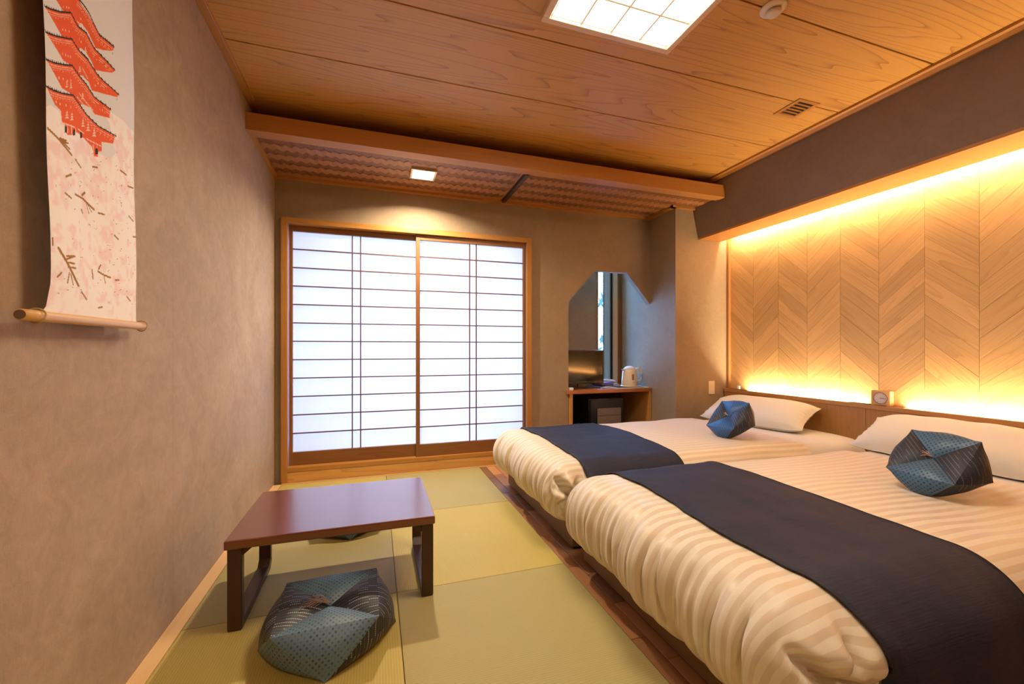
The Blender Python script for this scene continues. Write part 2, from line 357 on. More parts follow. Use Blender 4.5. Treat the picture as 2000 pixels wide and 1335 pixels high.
# woven bark panels (zigzag of tilted slips)
def weave(x0, x1, y0, y1, per=0.058, pitch=0.0745, amp=0.036):
    v = []; f = []; fm = []
    rows = int(math.ceil((y1-y0)/pitch))+2
    hp = per/2
    nx = int((x1-x0)/hp)
    for j in range(-1, rows):
        up = (j % 2 == 0)
        for i in range(nx):
            xa, xb = x0+i*hp, x0+(i+1)*hp
            ua = amp if i % 2 == 0 else 0.0; ub = 0.0 if i % 2 == 0 else amp
            q = pitch/3
            for s in range(3):
                ya = y1-(j+1)*pitch+s*q; k = len(v)
                z = 2.2835 if up else 2.2875; dz = 0.0
                pts = [(xa, ya+ua, z+dz), (xb, ya+ub, z-dz), (xb, ya+ub+q-0.0012, z-dz-0.0012), (xa, ya+ua+q-0.0012, z+dz-0.0012)]
                pts = [(p[0], min(max(p[1], y0), y1), p[2]) for p in pts]
                if abs(pts[0][1]-pts[3][1]) + abs(pts[1][1]-pts[2][1]) < 1e-4: continue
                v += pts; f.append((k+3, k+2, k+1, k)); fm.append(0 if up else 1)
    return v, f, fm
M['bark_a'] = wood('cedar_bark_light', (0.42, 0.19, 0.075), (0.30, 0.125, 0.045), 'X', 0.4, 0.3, 3.0, 0.0)
M['bark_b'] = wood('cedar_bark_dark', (0.25, 0.10, 0.032), (0.17, 0.062, 0.018), 'Y', 0.4, 0.3, 3.0, 0.0)
for a, b in ((0.024, 1.752), (1.784, 3.72)):
    v, f, fm = weave(a, b, -0.640, -0.036 if b < 3.3 else -0.036)
    o = mesh('woven_panel', v, f, [M['bark_a'], M['bark_b']], lo, fmat=fm); o['kind'] = 'stuff'
# floor edges and tatami
S(box('trim_5', (0.0, 0.053, YB, -0.055, -0.02, 0.0015), M['edge_y'], bevel=0.001))
cols = [(0.0545, 0.7915), (0.7935, 1.5445)]; rows_ = [(-0.062, -0.884), (-0.886, -1.727), (-1.729, -2.570), (-2.572, -3.413), (-3.415, -4.256), (-4.258, YB)]
names = {(0, 0): 'yellow tatami mat in the far left corner below the shoji', (1, 0): 'greyish tatami mat at the far right, beside the low table and the parquet',
 (0, 1): 'greyish tatami mat lying under the low table', (1, 1): 'yellow tatami mat right of the low table legs, beside the far bed foot',
 (0, 2): 'yellow tatami mat under the floor cushion, along the left wall', (1, 2): 'olive beige tatami mat in the right foreground, beside the near bed foot',
 (0, 3): 'tatami mat on the left just below the frame edge', (1, 3): 'tatami mat on the right just below the frame edge', (0, 4): 'tatami mat behind the camera, left side', (1, 4): 'tatami mat behind the camera, right side',
 (0, 5): 'tatami mat at the entrance wall, left side', (1, 5): 'tatami mat at the entrance wall, right side'}
for j, (y1, y0) in enumerate(rows_):
    for i, (x0, x1) in enumerate(cols):
        k = (i+j) % 2
        o = box('tatami_mat', (x0, x1, y0, y1, -0.012, 0.0), M['tat_y'] if k == 0 else M['tat_x'], bevel=0.0025)
        props(o, names[(i, j)], 'tatami mat', 'tatami mats on the floor')
# parquet strip
rng = random.Random(3)
x = 1.546
for w in (0.058, 0.075, 0.075, 0.075, 0.075, 0.075, 0.075, 0.075, 0.075, 0.075, 0.075):
    y = -0.035
    while y > -3.6:
        L = rng.uniform(0.28, 0.5) if x < 1.6 else rng.uniform(0.12, 0.34)
        y2 = max(y-L, -3.6)
        if x < 1.72 or y > -0.75:
            bm = bmesh.new(); bx(bm, x+0.0010, x+w-0.0010, y2+0.0012, y-0.0012, -0.013, -0.001+rng.uniform(-0.0004, 0.0004), 0.0010, 1)
            o = fin(bm, 'parquet_block', M['parquet'], None); o.parent = floor
        y = y2
    x += w
# ================================================================ shoji
fr = S(bpy.data.objects.new('door_1', None)); col.objects.link(fr)
box('jamb', (0.047, 0.089, -0.035, 0.075, 0.0, 1.978), M['trim_z'], fr, 0.002)
box('jamb', (1.986, 2.030, -0.035, 0.075, 0.0, 1.978), M['trim_z'], fr, 0.002)
box('lintel', (0.089, 1.986, -0.033, 0.075, 1.936, 1.978), M['trim_x'], fr, 0.002)
box('sill', (0.089, 1.986, -0.033, 0.075, 0.080, 0.112), M['trim_x'], fr, 0.002)
box('sill_board', (0.089, 1.986, -0.031, 0.075, 0.0, 0.0775), M['base_x'], fr, 0.001)
box('floor_strip', (0.053, 3.28, -0.061, -0.0355, -0.012, 0.0015), M['base_x'], fr, 0.001)
ZR = [1.7585-0.1405*k for k in range(11)]
def shoji(x0, x1, px0, px1, y0, mx_, label):
    t = thing('shoji_panel', label, 'shoji screen', ((x0+x1)/2, y0+0.015, 0.112), group='sliding shoji screens')
    box('stile', (x0, px0, y0, y0+0.030, 0.112, 1.936), M['shoji_z'], t, 0.0015)
    box('stile', (px1, x1, y0, y0+0.030, 0.112, 1.936), M['shoji_z'], t, 0.0015)
    box('top_rail', (px0, px1, y0+0.001, y0+0.029, 1.893, 1.936), M['shoji_x'], t, 0.001)
    box('bottom_rail', (px0, px1, y0+0.001, y0+0.029, 0.112, 0.212), M['shoji_x'], t, 0.001)
    box('paper', (px0, px1, y0+0.0225, y0+0.0235, 0.212, 1.893), M['paper'], t)
    for z in ZR: box('rung', (px0, px1, y0+0.010, y0+0.022, z-0.0042, z+0.0042), M['rung'], t)
    for m_ in mx_: box('upright', (m_-0.0042, m_+0.0042, y0+0.008, y0+0.0222, 0.212, 1.893), M['rung'], t)
    return t
shoji(0.091, 1.062, 0.114, 1.040, 0.028, (0.538, 0.600), 'left sliding shoji screen of white paper, partly behind the right one')
shoji(1.028, 1.984, 1.059, 1.960, -0.005, (1.478, 1.536), 'right sliding shoji screen of white paper, nearest the alcove')
# ================================================================ alcove window, plant outside
wn = S(bpy.data.objects.new('window_1', None)); col.objects.link(wn)
box('wall_edge', (2.985, 2.997, 0.488, 0.56, 0.40, 2.1), M['desk_z'], wn)
box('sash', (3.087, 3.163, 0.52, 0.55, 0.40, 2.1), M['frost'], wn, 0.002)
box('sash_rib', (3.120, 3.124, 0.512, 0.521, 0.40, 2.1), M['alu'], wn)
box('gasket', (3.163, 3.196, 0.53, 0.56, 0.40, 2.1), M['black'], wn)
box('jamb', (3.196, 3.240, 0.495, 0.56, 0.40, 2.1), M['lampframe'], wn, 0.002)
box('jamb', (3.240, 3.291, 0.49, 0.56, 0.40, 2.1), M['shoji_z'], wn, 0.002)
box('pane', (2.997, 3.087, 0.535, 0.538, 0.40, 2.1), M['glass'], wn)
box('pane', (2.20, 2.995, 0.535, 0.538, 1.89, 2.12), M['glass'], wn)  # unseen upper pane and transom, added to throw daylight on the side wall
box('added_transom', (2.20, 2.995, 0.50, 0.56, 1.87, 1.89), M['desk_z'], wn)
sh = thing('garden_shrub', 'blurred leafy twig outside, seen through the narrow alcove window', 'plant', (3.36, 1.0, 0.0))
def leafset(cx, cy, cz, n, L, seed):
    r = random.Random(seed); v = []; f = []
    for i in range(n):
        a = r.uniform(-2.6, -0.5); px, pz = cx+r.uniform(-0.06, 0.06), cz+r.uniform(-0.08, 0.08)
        d = (math.cos(a), math.sin(a)); w = L*0.13; k = len(v)
        for s in (0, 0.35, 0.7, 1.0):
            ww = w*math.sin(PI*min(s*0.9+0.08, 1)); q = (px+d[0]*L*s, pz+d[1]*L*s)
            v.append((q[0]-d[1]*ww, cy+0.01*s, q[1]+d[0]*ww)); v.append((q[0]+d[1]*ww, cy+0.012*s+0.004, q[1]-d[0]*ww))
        for s in range(3): f.append((k+2*s, k+2*s+1, k+2*s+3, k+2*s+2))
    return v, f
tube('stem', [(3.40, 1.02, 0.0), (3.39, 1.0, 0.6), (3.385, 1.0, 1.1), (3.37, 1.0, 1.75)], [0.012, 0.010, 0.008, 0.004], M['leaf'], sh, 6)
for (cz, n, s_) in ((1.62, 6, 1), (1.14, 6, 2), (0.95, 5, 5)):
    v, f = leafset(3.355, 1.0, cz, n, 0.13, s_); mesh('leaf_cluster', v, f, M['leaf'], sh)
# ================================================================ chevron panelled wall
def chevron():
    seams = [-0.401-0.2435*i for i in range(-1, 19)]
    z0, z1 = 0.585, 2.115; drop = 0.226; pitch = 0.118
    for c in range(len(seams)-1):
        ya, yb = seams[c], seams[c+1]            # ya farther (greater y)
        ya = min(ya, -0.374)
        down = (c % 2 == 1)                       # grain falls towards the camera
        width = seams[c]-seams[c+1]
        sl = (drop/width)*(-1 if down else 1)     # dz per metre going towards the camera
        off = rng.uniform(0, pitch)
        zt = z0-0.4+off
        while zt < z1+0.4:
            h = pitch*rng.choice((0.8, 1.0, 1.0, 1.25))
            # parallelogram clipped to z0..z1
            poly = [(ya, zt+sl*(seams[c]-ya)), (yb, zt+sl*width), (yb, zt+h+sl*width), (ya, zt+h+sl*(seams[c]-ya))]
            def clip(P, zc, up):
                o = []
                for i in range(len(P)):
                    a, b = P[i], P[(i+1) % len(P)]
                    ia = (a[1] >= zc) if up else (a[1] <= zc); ib = (b[1] >= zc) if up else (b[1] <= zc)
                    if ia: o.append(a)
                    if ia != ib:
                        t_ = (zc-a[1])/(b[1]-a[1]); o.append((a[0]+(b[0]-a[0])*t_, zc))
                return o
            P = clip(poly, z0, True)
            if len(P) > 2: P = clip(P, z1, False)
            zt += h
            if len(P) < 3: continue
            cy = sum(p[0] for p in P)/len(P); cz = sum(p[1] for p in P)/len(P)
            P = [(cy+(p[0]-cy)*(1-0.0008/0.12), cz+(p[1]-cz)*(1-0.0006/0.06)) for p in P]
            xf = 3.900-rng.uniform(0, 0.0006)
            ang = math.atan2(sl, 1.0)
            n = len(P); v = [(xf, p[0], p[1]) for p in P]+[(3.905, p[0], p[1]) for p in P]
            f = [tuple(range(n))]+[(i, n+i, n+(i+1) % n, (i+1) % n) for i in range(n)]
            ro = rng.uniform(0, 30)
            uv = []
            for p in P*2:
                du, dv = -(p[0]-ya), p[1]
                uv.append((du*math.cos(ang)+dv*math.sin(ang)+ro, -du*math.sin(ang)+dv*math.cos(ang)+ro*1.3))
            mesh('veneer_plank', v, f, M['plank'], wr, uv=uv)
chevron()
box('edge_strip', (3.872, 3.902, -0.398, -0.3725, 0.585, 2.04), M['headboard'], wr, 0.001)
# ================================================================ headboard counter with light strips
hb = thing('headboard', 'long oak headboard counter along the chevron wall behind both beds', 'headboard', (3.86, -2.0, 0.0))
yy = -0.375
k = 0
for w in (0.60, 0.60, 0.60, 0.60, 0.60, 0.60, 0.60):
    y2 = max(yy-w, YB+0.01)
    if y2 < yy-0.05: box('front_panel', (3.842, 3.858, y2+0.001, yy-0.001, 0.0, 0.598), M['headboard'], hb, 0.001)
    yy = y2
box('cap', (3.836, 3.862, YB+0.01, -0.375, 0.598, 0.627), M['cap'], hb, 0.003)
box('shelf_block', (3.862, 3.899, -0.585, -0.375, 0.55, 0.626), M['cap'], hb)
box('shelf_block', (3.862, 3.899, -1.775, -1.555, 0.55, 0.626), M['cap'], hb)
box('slot_floor', (3.858, 3.899, YB+0.01, -0.375, 0.545, 0.560), M['cap'], hb)
box('light_strip', (3.864, 3.884, -1.550, -0.600, 0.5985, 0.600), M['led_low'], hb)
box('light_strip', (3.864, 3.884, -3.30, -1.790, 0.5985, 0.600), M['led_low'], hb)
st_ = thing('cove_light', 'glowing strip light hidden above the chevron wall', 'light', (3.86, -2.0, 2.06))
box('strip', (3.806, 3.816, -4.4, -0.42, 2.045, 2.060), M['led_top'], st_)
# clock
ck = thing('desk_clock', 'small wooden cube clock with round dial on the headboard', 'clock', (3.870, -1.655, 0.627), rot=(0, 0, 0.18))
def clock():
    w, d, h = 0.104, 0.050, 0.098
    bm = bmesh.new(); bx(bm, -d/2, d/2, -w/2, w/2, 0, h, 0.006, 3); fin(bm, 'case', M['clockwood'], ck, False)
    v = []; f = []
    def ring(r, x, seg=36): return [(x, r*math.sin(2*PI*i/seg), 0.050+r*math.cos(2*PI*i/seg)) for i in range(seg)]
    a = ring(0.038, -d/2-0.0008); b = ring(0.0385, -d/2-0.003); c = ring(0.034, -d/2-0.003); e = ring(0.034, -d/2-0.0012)
    n = 36; v = a+b+c+e
    for r_ in range(3):
        for i in range(n): f.append((r_*n+i, r_*n+(i+1) % n, (r_+1)*n+(i+1) % n, (r_+1)*n+i))
    mesh('bezel', v, f, M['bezel'], ck, False)
    mesh('dial', [(-d/2-0.001, 0, 0.05)]+ring(0.0345, -d/2-0.001), [(0, i+1, (i+1) % n+1) for i in range(n)], M['dial'], ck, False)
    for ang, L, wd in ((math.radians(95), 0.020, 0.0016), (math.radians(97), 0.028, 0.0010)):
        dy, dz = -math.sin(ang), math.cos(ang); x_ = -d/2-0.002
        q = [(x_, -dy*0.004-dz*wd, 0.05-dz*0.004+dy*wd), (x_, -dy*0.004+dz*wd, 0.05-dz*0.004-dy*wd), (x_, dy*L+dz*wd, 0.05+dz*L-dy*wd), (x_, dy*L-dz*wd, 0.05+dz*L+dy*wd)]
        mesh('hand', q, [(0, 1, 2, 3)], M['black'], ck, False)
    v = []; f = []
    for i in range(12):
        a_ = 2*PI*i/12; r0, r1, w_ = 0.0275, 0.0320, 0.0008; s_, c_ = math.sin(a_), math.cos(a_); k = len(v)
        for r_, sg in ((r0, -1), (r0, 1), (r1, 1), (r1, -1)): v.append((-d/2-0.0014, -(r_*s_+sg*w_*c_), 0.05+r_*c_-sg*w_*s_))
        f.append((k, k+1, k+2, k+3))
    mesh('hour_marks', v, f, M['black'], ck, False)
M['clockwood'] = wood('beech', (0.62, 0.36, 0.14), (0.52, 0.28, 0.10), 'Y', 0.4, 0.2, 2, 0)
M['bezel'] = plain('clock_bezel', (0.24, 0.16, 0.16), 0.4); M['dial'] = plain('clock_dial', (0.60, 0.52, 0.58), 0.5)
clock()
props(box('card_holder', (3.840, 3.866, -1.69, -1.47, 0.6275, 0.6315), M['darkwood'], bevel=0.001), 'flat dark card lying on the headboard in front of the clock', 'card')
bm = bmesh.new(); bx(bm, 3.868, 3.888, -0.520, -0.498, 0.6275, 0.660, 0.003); props(fin(bm, 'outlet_knob', M['white']), 'tiny white knob standing at the far end of the headboard', 'knob')
props(box('card_holder', (3.842, 3.866, -0.62, -0.43, 0.6275, 0.631), M['darkwood'], bevel=0.001), 'flat dark card at the far end of the headboard, beside the white knob', 'card')
# light switch on the pillar
sw = thing('wall_switch', 'beige wall switch on the pillar beside the far bed', 'switch', (3.695, -0.372, 0.636))
box('plate', (3.662, 3.728, -0.379, -0.3705, 0.575, 0.698), M['cream'], sw, 0.002)
box('rocker', (3.676, 3.714, -0.382, -0.378, 0.592, 0.681), M['cream'], sw, 0.0015)
# ================================================================ beds
def rbox(b, r, nx, ny, nz):
    """rounded box: returns verts/faces of a dense box whose edges are rounded with radii r=(rx,ry,rz)"""
    x0, x1, y0, y1, z0, z1 = b; V = {}; vl = []; F = []
    def vid(i, j, k):
        key = (i, j, k)
        if key not in V:
            V[key] = len(vl); vl.append((x0+(x1-x0)*i/nx, y0+(y1-y0)*j/ny, z0+(z1-z0)*k/nz))
        return V[key]
    for i in range(nx):
        for j in range(ny):
            F.append((vid(i, j, nz), vid(i+1, j, nz), vid(i+1, j+1, nz), vid(i, j+1, nz)))
            F.append((vid(i, j, 0), vid(i, j+1, 0), vid(i+1, j+1, 0), vid(i+1, j, 0)))
    for i in range(nx):
        for k in range(nz):
            F.append((vid(i, 0, k), vid(i+1, 0, k), vid(i+1, 0, k+1), vid(i, 0, k+1)))
            F.append((vid(i, ny, k), vid(i, ny, k+1), vid(i+1, ny, k+1), vid(i+1, ny, k)))
    for j in range(ny):
        for k in range(nz):
            F.append((vid(0, j, k), vid(0, j, k+1), vid(0, j+1, k+1), vid(0, j+1, k)))
            F.append((vid(nx, j, k), vid(nx, j+1, k), vid(nx, j+1, k+1), vid(nx, j, k+1)))
    out = []
    for (x, y, z) in vl:
        q = (min(max(x, x0+r[0]), x1-r[0]), min(max(y, y0+r[1]), y1-r[1]), min(max(z, z0+r[2]), z1-r[2]))
        d = [(x-q[0])/r[0], (y-q[1])/r[1], (z-q[2])/r[2]]; L = math.sqrt(sum(a*a for a in d)); m = max(abs(a) for a in d)
        if L > 1e-6:
            k = m/L
            out.append((q[0]+d[0]*k*r[0], q[1]+d[1]*k*r[1], q[2]+d[2]*k*r[2]))
        else: out.append((x, y, z))
    return out, F
def nz3(x, y, z): return noise.noise(Vector((x, y, z)))
def ridge(x): return (1-abs(x)*2.2)
def sm(a, b, x):
    t_ = min(max((x-a)/(b-a), 0), 1); return t_*t_*(3-2*t_)
def duvet_shape(p, Y0, Y1, seed):
    """displacement of a point of the duvet: puffs, foot gathers, end crumple"""
    x, y, z = p; s = seed*10.0
    yc = (Y0+Y1)/2; hw = (Y1-Y0)/2; v = (y-yc)/hw
    top = sm(0.30, 0.42, z); foot = 1-sm(1.55, 1.85, x); low = 1-sm(0.2, 0.36, z)
    dz = dx = dy = 0.0
    # soft puffs on top
    dz += top*(0.016*nz3(x*1.6+s, y*1.9, 0.3)+0.006*nz3(x*5+s, y*4, 1.1)+0.018*(1-v*v)-0.006)
    dz += top*0.004*nz3(x*9+s, y*14, 0.1)*(0.3+foot)
    # gathers running down the foot
    g = nz3(x*1.2, y*9+s, z*1.6); g2 = nz3(3.3, y*24+s, z*2.5); g3 = abs(nz3(7.7, y*12+s, z*1.2))
    dx += foot*(0.022*g+0.012*g2+0.034*max(0, 0.10-g3)*6*sm(0.16, 0.2, z)*(1-sm(0.33, 0.40, z)))
    dx += foot*0.012*nz3(1.0, y*2.6+s, 5.0)+foot*0.005*nz3(9.0, y*46+s, z*4)*sm(0.14, 0.22, z)*(1-sm(0.34, 0.42, z))
    dz += foot*low*0.022*nz3(2.2, y*3.2+s, 9.0)
    # folds down the long sides
    side = sm(0.86, 0.98, abs(v))
    dy += side*(-1 if v > 0 else 1)*(0.010*nz3(x*7+s, 1.3, z*2)+0.008*nz3(x*2+s, 4.4, 0.5))
    # the twisted corner of the cover at the end facing the camera
    if v < -0.80 and x < 1.80:
        cx, cz = 1.64, 0.275; rx_, rz_ = (x-cx), (z-cz); r_ = math.hypot(rx_*0.9, rz_); a = math.atan2(rz_, rx_)
        w = sm(0.80, 0.97, -v)*math.exp(-(r_/0.135)**4)*1.5
        cre = min(math.hypot(x-(1.600+0.05*math.sin((z-0.15)*22)), 0)/0.010, 9) if 0.17 < z < 0.37 else 9
        dy += 0.030*math.exp(-cre*cre)*sm(0.85, 0.97, -v)
        dy += w*(0.040*math.exp(-(r_/0.055)**2)+0.017*math.cos(5*a+3.0*nz3(a, s, 0))*min(1, r_/0.05)+0.012*nz3(x*30+s, z*30, 2.0))
    return x+dx, y+dy, z+dz
def make_bed(y0, y1, seed, side_word, lab_bed, lab_duvet, lab_runner, rx0, rx1):
    yc = (y0+y1)/2
    bed = thing('bed', lab_bed, 'bed', (2.7, yc, 0.0), group='twin beds')
    box('base', (1.640, 3.83, y0, y1, 0.012, 0.185), M['bedbase'], bed, 0.003)
    box('shadow_strip', (1.652, 3.82, y0+0.012, y1-0.012, -0.001, 0.012), M['black'], bed)  # recessed black strip: the shadow line under the base put into colour
    v, f = rbox((1.68, 3.835, y0+0.005, y1-0.005, 0.186, 0.400), (0.05, 0.10, 0.10), 40, 24, 8)
    v = [(x, y, z+0.003*nz3(x*2, y*2, seed)-(0.024*(1-sm(3.12, 3.34, x)) if z > 0.3 else 0)-(0.10*max(0, (x-3.1))*max(0, (yc-y-0.33)) if z > 0.3 else 0)) for x, y, z in v]
    mesh('mattress', v, f, M['sheet'], bed, smooth=True)
    # duvet
    D0, D1 = (y0-0.050, y1+0.045) if seed == 1 else (y0-0.125, y1+0.040)
    b = (1.500 if seed == 1 else 1.512, 3.42, D0, D1, 0.125 if seed == 1 else 0.10, 0.425); RY = 0.115 if seed == 1 else 0.165
    v, f = rbox(b, (0.155, RY, 0.1495), 180, 130, 26)
    uv = []
    for (x, y, z) in v: uv.append((x+(0.43-z)*0.5, y+0.004*nz3(x*4, y*3, seed)+0.010*nz3(x*1.1, y*1.2, seed+4)+0.7*(0.425-z)*(sm(D1-RY*1.6, D1, y)-(1-sm(D0, D0+RY*1.6, y)))))
    w = []
    for p in v:
        q = p
        # thin the quilt towards the pillows and let the sides hang behind the mattress edge
        x, y, z = p
        if x > 2.3: z = z-(0.012)*sm(2.3, 3.235, x) if z > 0.3 else z
        if z < 0.30 and abs(y-yc) < (D1-D0)/2-0.10 and x > 1.75: pass
        w.append(duvet_shape((x, y, z), D0, D1, seed))
    w = [(min(x, 1.630) if o_[2] < b[4]+0.012 and o_[0] < 1.66 else x, max(y, -1.676) if seed == 1 else min(y, -1.698), z) for (x, y, z), o_ in zip(w, v)]
    keep = []
    for q in f:
        cx = sum(v[i][0] for i in q)/4; cy_ = sum(v[i][1] for i in q)/4; cz = sum(v[i][2] for i in q)/4
        if cx > 3.235: continue
        if cz < b[4]+0.004 and cx > 1.632: continue
        keep.append(q)
    used_ = sorted({i for q in keep for i in q}); mp = {i: k for k, i in enumerate(used_)}
    w = [w[i] for i in used_]; uv = [uv[i] for i in used_]; f = [tuple(mp[i] for i in q) for q in keep]
    dv = mesh('duvet', w, f, M['duvet'], None, uv=uv, smooth=True, loc=(1.65, yc, 0.13))
    props(dv, lab_duvet, 'duvet', 'striped duvets')
    # runner lies on the duvet: same surface lifted 5 mm
    nx, ny = 34, 120
    x0_, x1_, yy0, yy1, z0_, z1_ = b
    rv = []; top = z1_
    def surf(x, s):
        # s: arc position across the bed, 0..1 ; goes up the far side, over the top, down the near side
        R = RY; Rz = 0.1495; flat = (yy1-yy0)-2*R; drop = 0.06 if seed == 1 else 0.14; arc = PI/2*((R+Rz)/2); tot = flat+2*arc+2*drop; q = s*tot
        if q < drop: p = (yy1, top-Rz-(drop-q), (0, 1, 0))
        elif q < drop+arc:
            a = (q-drop)/arc*PI/2; p = (yy1-R+R*math.cos(a), top-Rz+Rz*math.sin(a), (0, math.cos(a), math.sin(a)))
        elif q < drop+arc+flat: p = (yy1-R-(q-drop-arc), top, (0, 0, 1))
        elif q < drop+2*arc+flat:
            a = PI/2-(q-drop-arc-flat)/arc*PI/2; p = (yy0+R-R*math.cos(a), top-Rz+Rz*math.sin(a), (0, -math.cos(a), math.sin(a)))
        else: p = (yy0, top-Rz-(q-drop-2*arc-flat), (0, -1, 0))
        zz = p[1]-(0.012*sm(2.3, 3.235, x) if p[1] > 0.3 else 0)
        # foot end rounding
        if x < x0_+0.155:
            c_ = math.sqrt(max(0, 1-((x0_+0.155-x)/0.155)**2)); zz = (top-Rz)+(zz-(top-Rz))*c_ if zz > top-Rz else zz
        d = duvet_shape((x, p[0], zz), D0, D1, seed)
        n = Vector(p[2]); d = (d[0], max(d[1], -1.676) if seed == 1 else min(d[1], -1.698), d[2]); return Vector(d)+n*0.0075
    for i in range(nx+1):
        for j in range(ny+1):
            s = j/ny; x = rx0+(rx1-rx0)*i/nx+0.012*math.sin(s*5+seed)+0.006*math.sin(s*11+seed*2)
            P = surf(x, s); P.z += 0.0022*nz3(x*20, s*6+seed, 3)+(0.003*nz3(x*6, s*14, seed))
            rv.append(tuple(P))
    rf = [(i*(ny+1)+j, (i+1)*(ny+1)+j, (i+1)*(ny+1)+j+1, i*(ny+1)+j+1) for i in range(nx) for j in range(ny)]
    ro = mesh('bed_runner', rv, rf, M['runner'], None, smooth=True, loc=((rx0+rx1)/2, yc, 0.30))
    so = ro.modifiers.new('thick', 'SOLIDIFY'); so.thickness = 0.003; so.offset = -0.2
    props(ro, lab_runner, 'bed runner', 'charcoal bed runners')
    for i in (0, nx):
        tube('hem', [Vector(rv[i*(ny+1)+j])+Vector((0, 0, 0.0015)) for j in range(0, ny+1)], 0.0028, M['runner_hem'], ro, 5)
    return bed
make_bed(-1.625, -0.575, 1, 'far', 'far twin bed beside the alcove, white duvet and dark runner', 'cream striped duvet on the far bed, its gathered end open toward the near bed', 'charcoal bed runner across the foot of the far bed', 1.715, 2.30)
make_bed(-2.785, -1.740, 2, 'near', 'near twin bed in the right foreground, white duvet and dark runner', 'cream striped duvet on the near bed, filling the right foreground', 'charcoal bed runner across the foot of the near bed', 1.735, 2.30)
# pillows
def pillow(loc, rot, lx, ly, lz, label, seed):
    t_ = thing('pillow', label, 'pillow', loc, rot, group='white bed pillows')
    n = 40; v = []; f = []
    def P(i, j, sg):
        u, w = -1+2*i/n, -1+2*j/n
        e = (max(0, 1-abs(u)**2.6)*max(0, 1-abs(w)**2.6))**0.55
        px = u*lx/2*(1-0.07*(1-abs(w)**2)*abs(u)**3)*(1-0.16*abs(w)**4); py = w*ly/2*(1-0.07*(1-abs(u)**2)*abs(w)**3)
        z = sg*lz/2*e+e*0.012*nz3(px*6+seed, py*6, sg)+0.006*nz3(px*9, py*9, seed)*e
        z += 0.004*sm(0.75, 1.0, max(abs(u), abs(w)))*math.sin(26*math.atan2(w, u)+seed)*(1 if e > 0.02 else 0.3)
        return (px, py, z)
    for sg in (1, -1):
        k = len(v)
        for i in range(n+1):
            for j in range(n+1): v.append(P(i, j, sg))
        for i in range(n):
            for j in range(n):
                q = (k+i*(n+1)+j, k+(i+1)*(n+1)+j, k+(i+1)*(n+1)+j+1, k+i*(n+1)+j+1)
                f.append(q if sg > 0 else q[::-1])
    MW = Matrix.Translation(loc) @ Euler(rot).to_matrix().to_4x4(); MI = MW.inverted()
    def rest(p):
        q = MW @ Vector(p); q.z = max(q.z, 0.407); return tuple(MI @ q)
    v = [rest(p) for p in v]
    mesh('pillowcase', v, f, M['sheet'], t_, False, smooth=True)
    # piped seam round the edge
    per = [P(i, 0, 0) for i in range(0, n+1, 2)]+[P(n, j, 0) for j in range(2, n+1, 2)]+[P(i, n, 0) for i in range(n-2, -1, -2)]+[P(0, j, 0) for j in range(n-2, 0, -2)]
    per = [MI @ (lambda q: Vector((q.x, q.y, max(q.z, 0.410))))(MW @ Vector(p)) for p in per]
    tube('seam', per, 0.0025, M['sheet'], t_, 6, False, closed=True)
    return t_
pillow((3.560, -0.975, 0.498), (0.0, -0.42, 0.25), 0.38, 0.77, 0.19, 'plump white pillow on the far bed, leaning on the headboard', 1)
pillow((3.600, -2.125, 0.492), (0.0, -0.50, 0.02), 0.36, 0.82, 0.21, 'plump white pillow on the near bed, behind the teal cushion', 2)
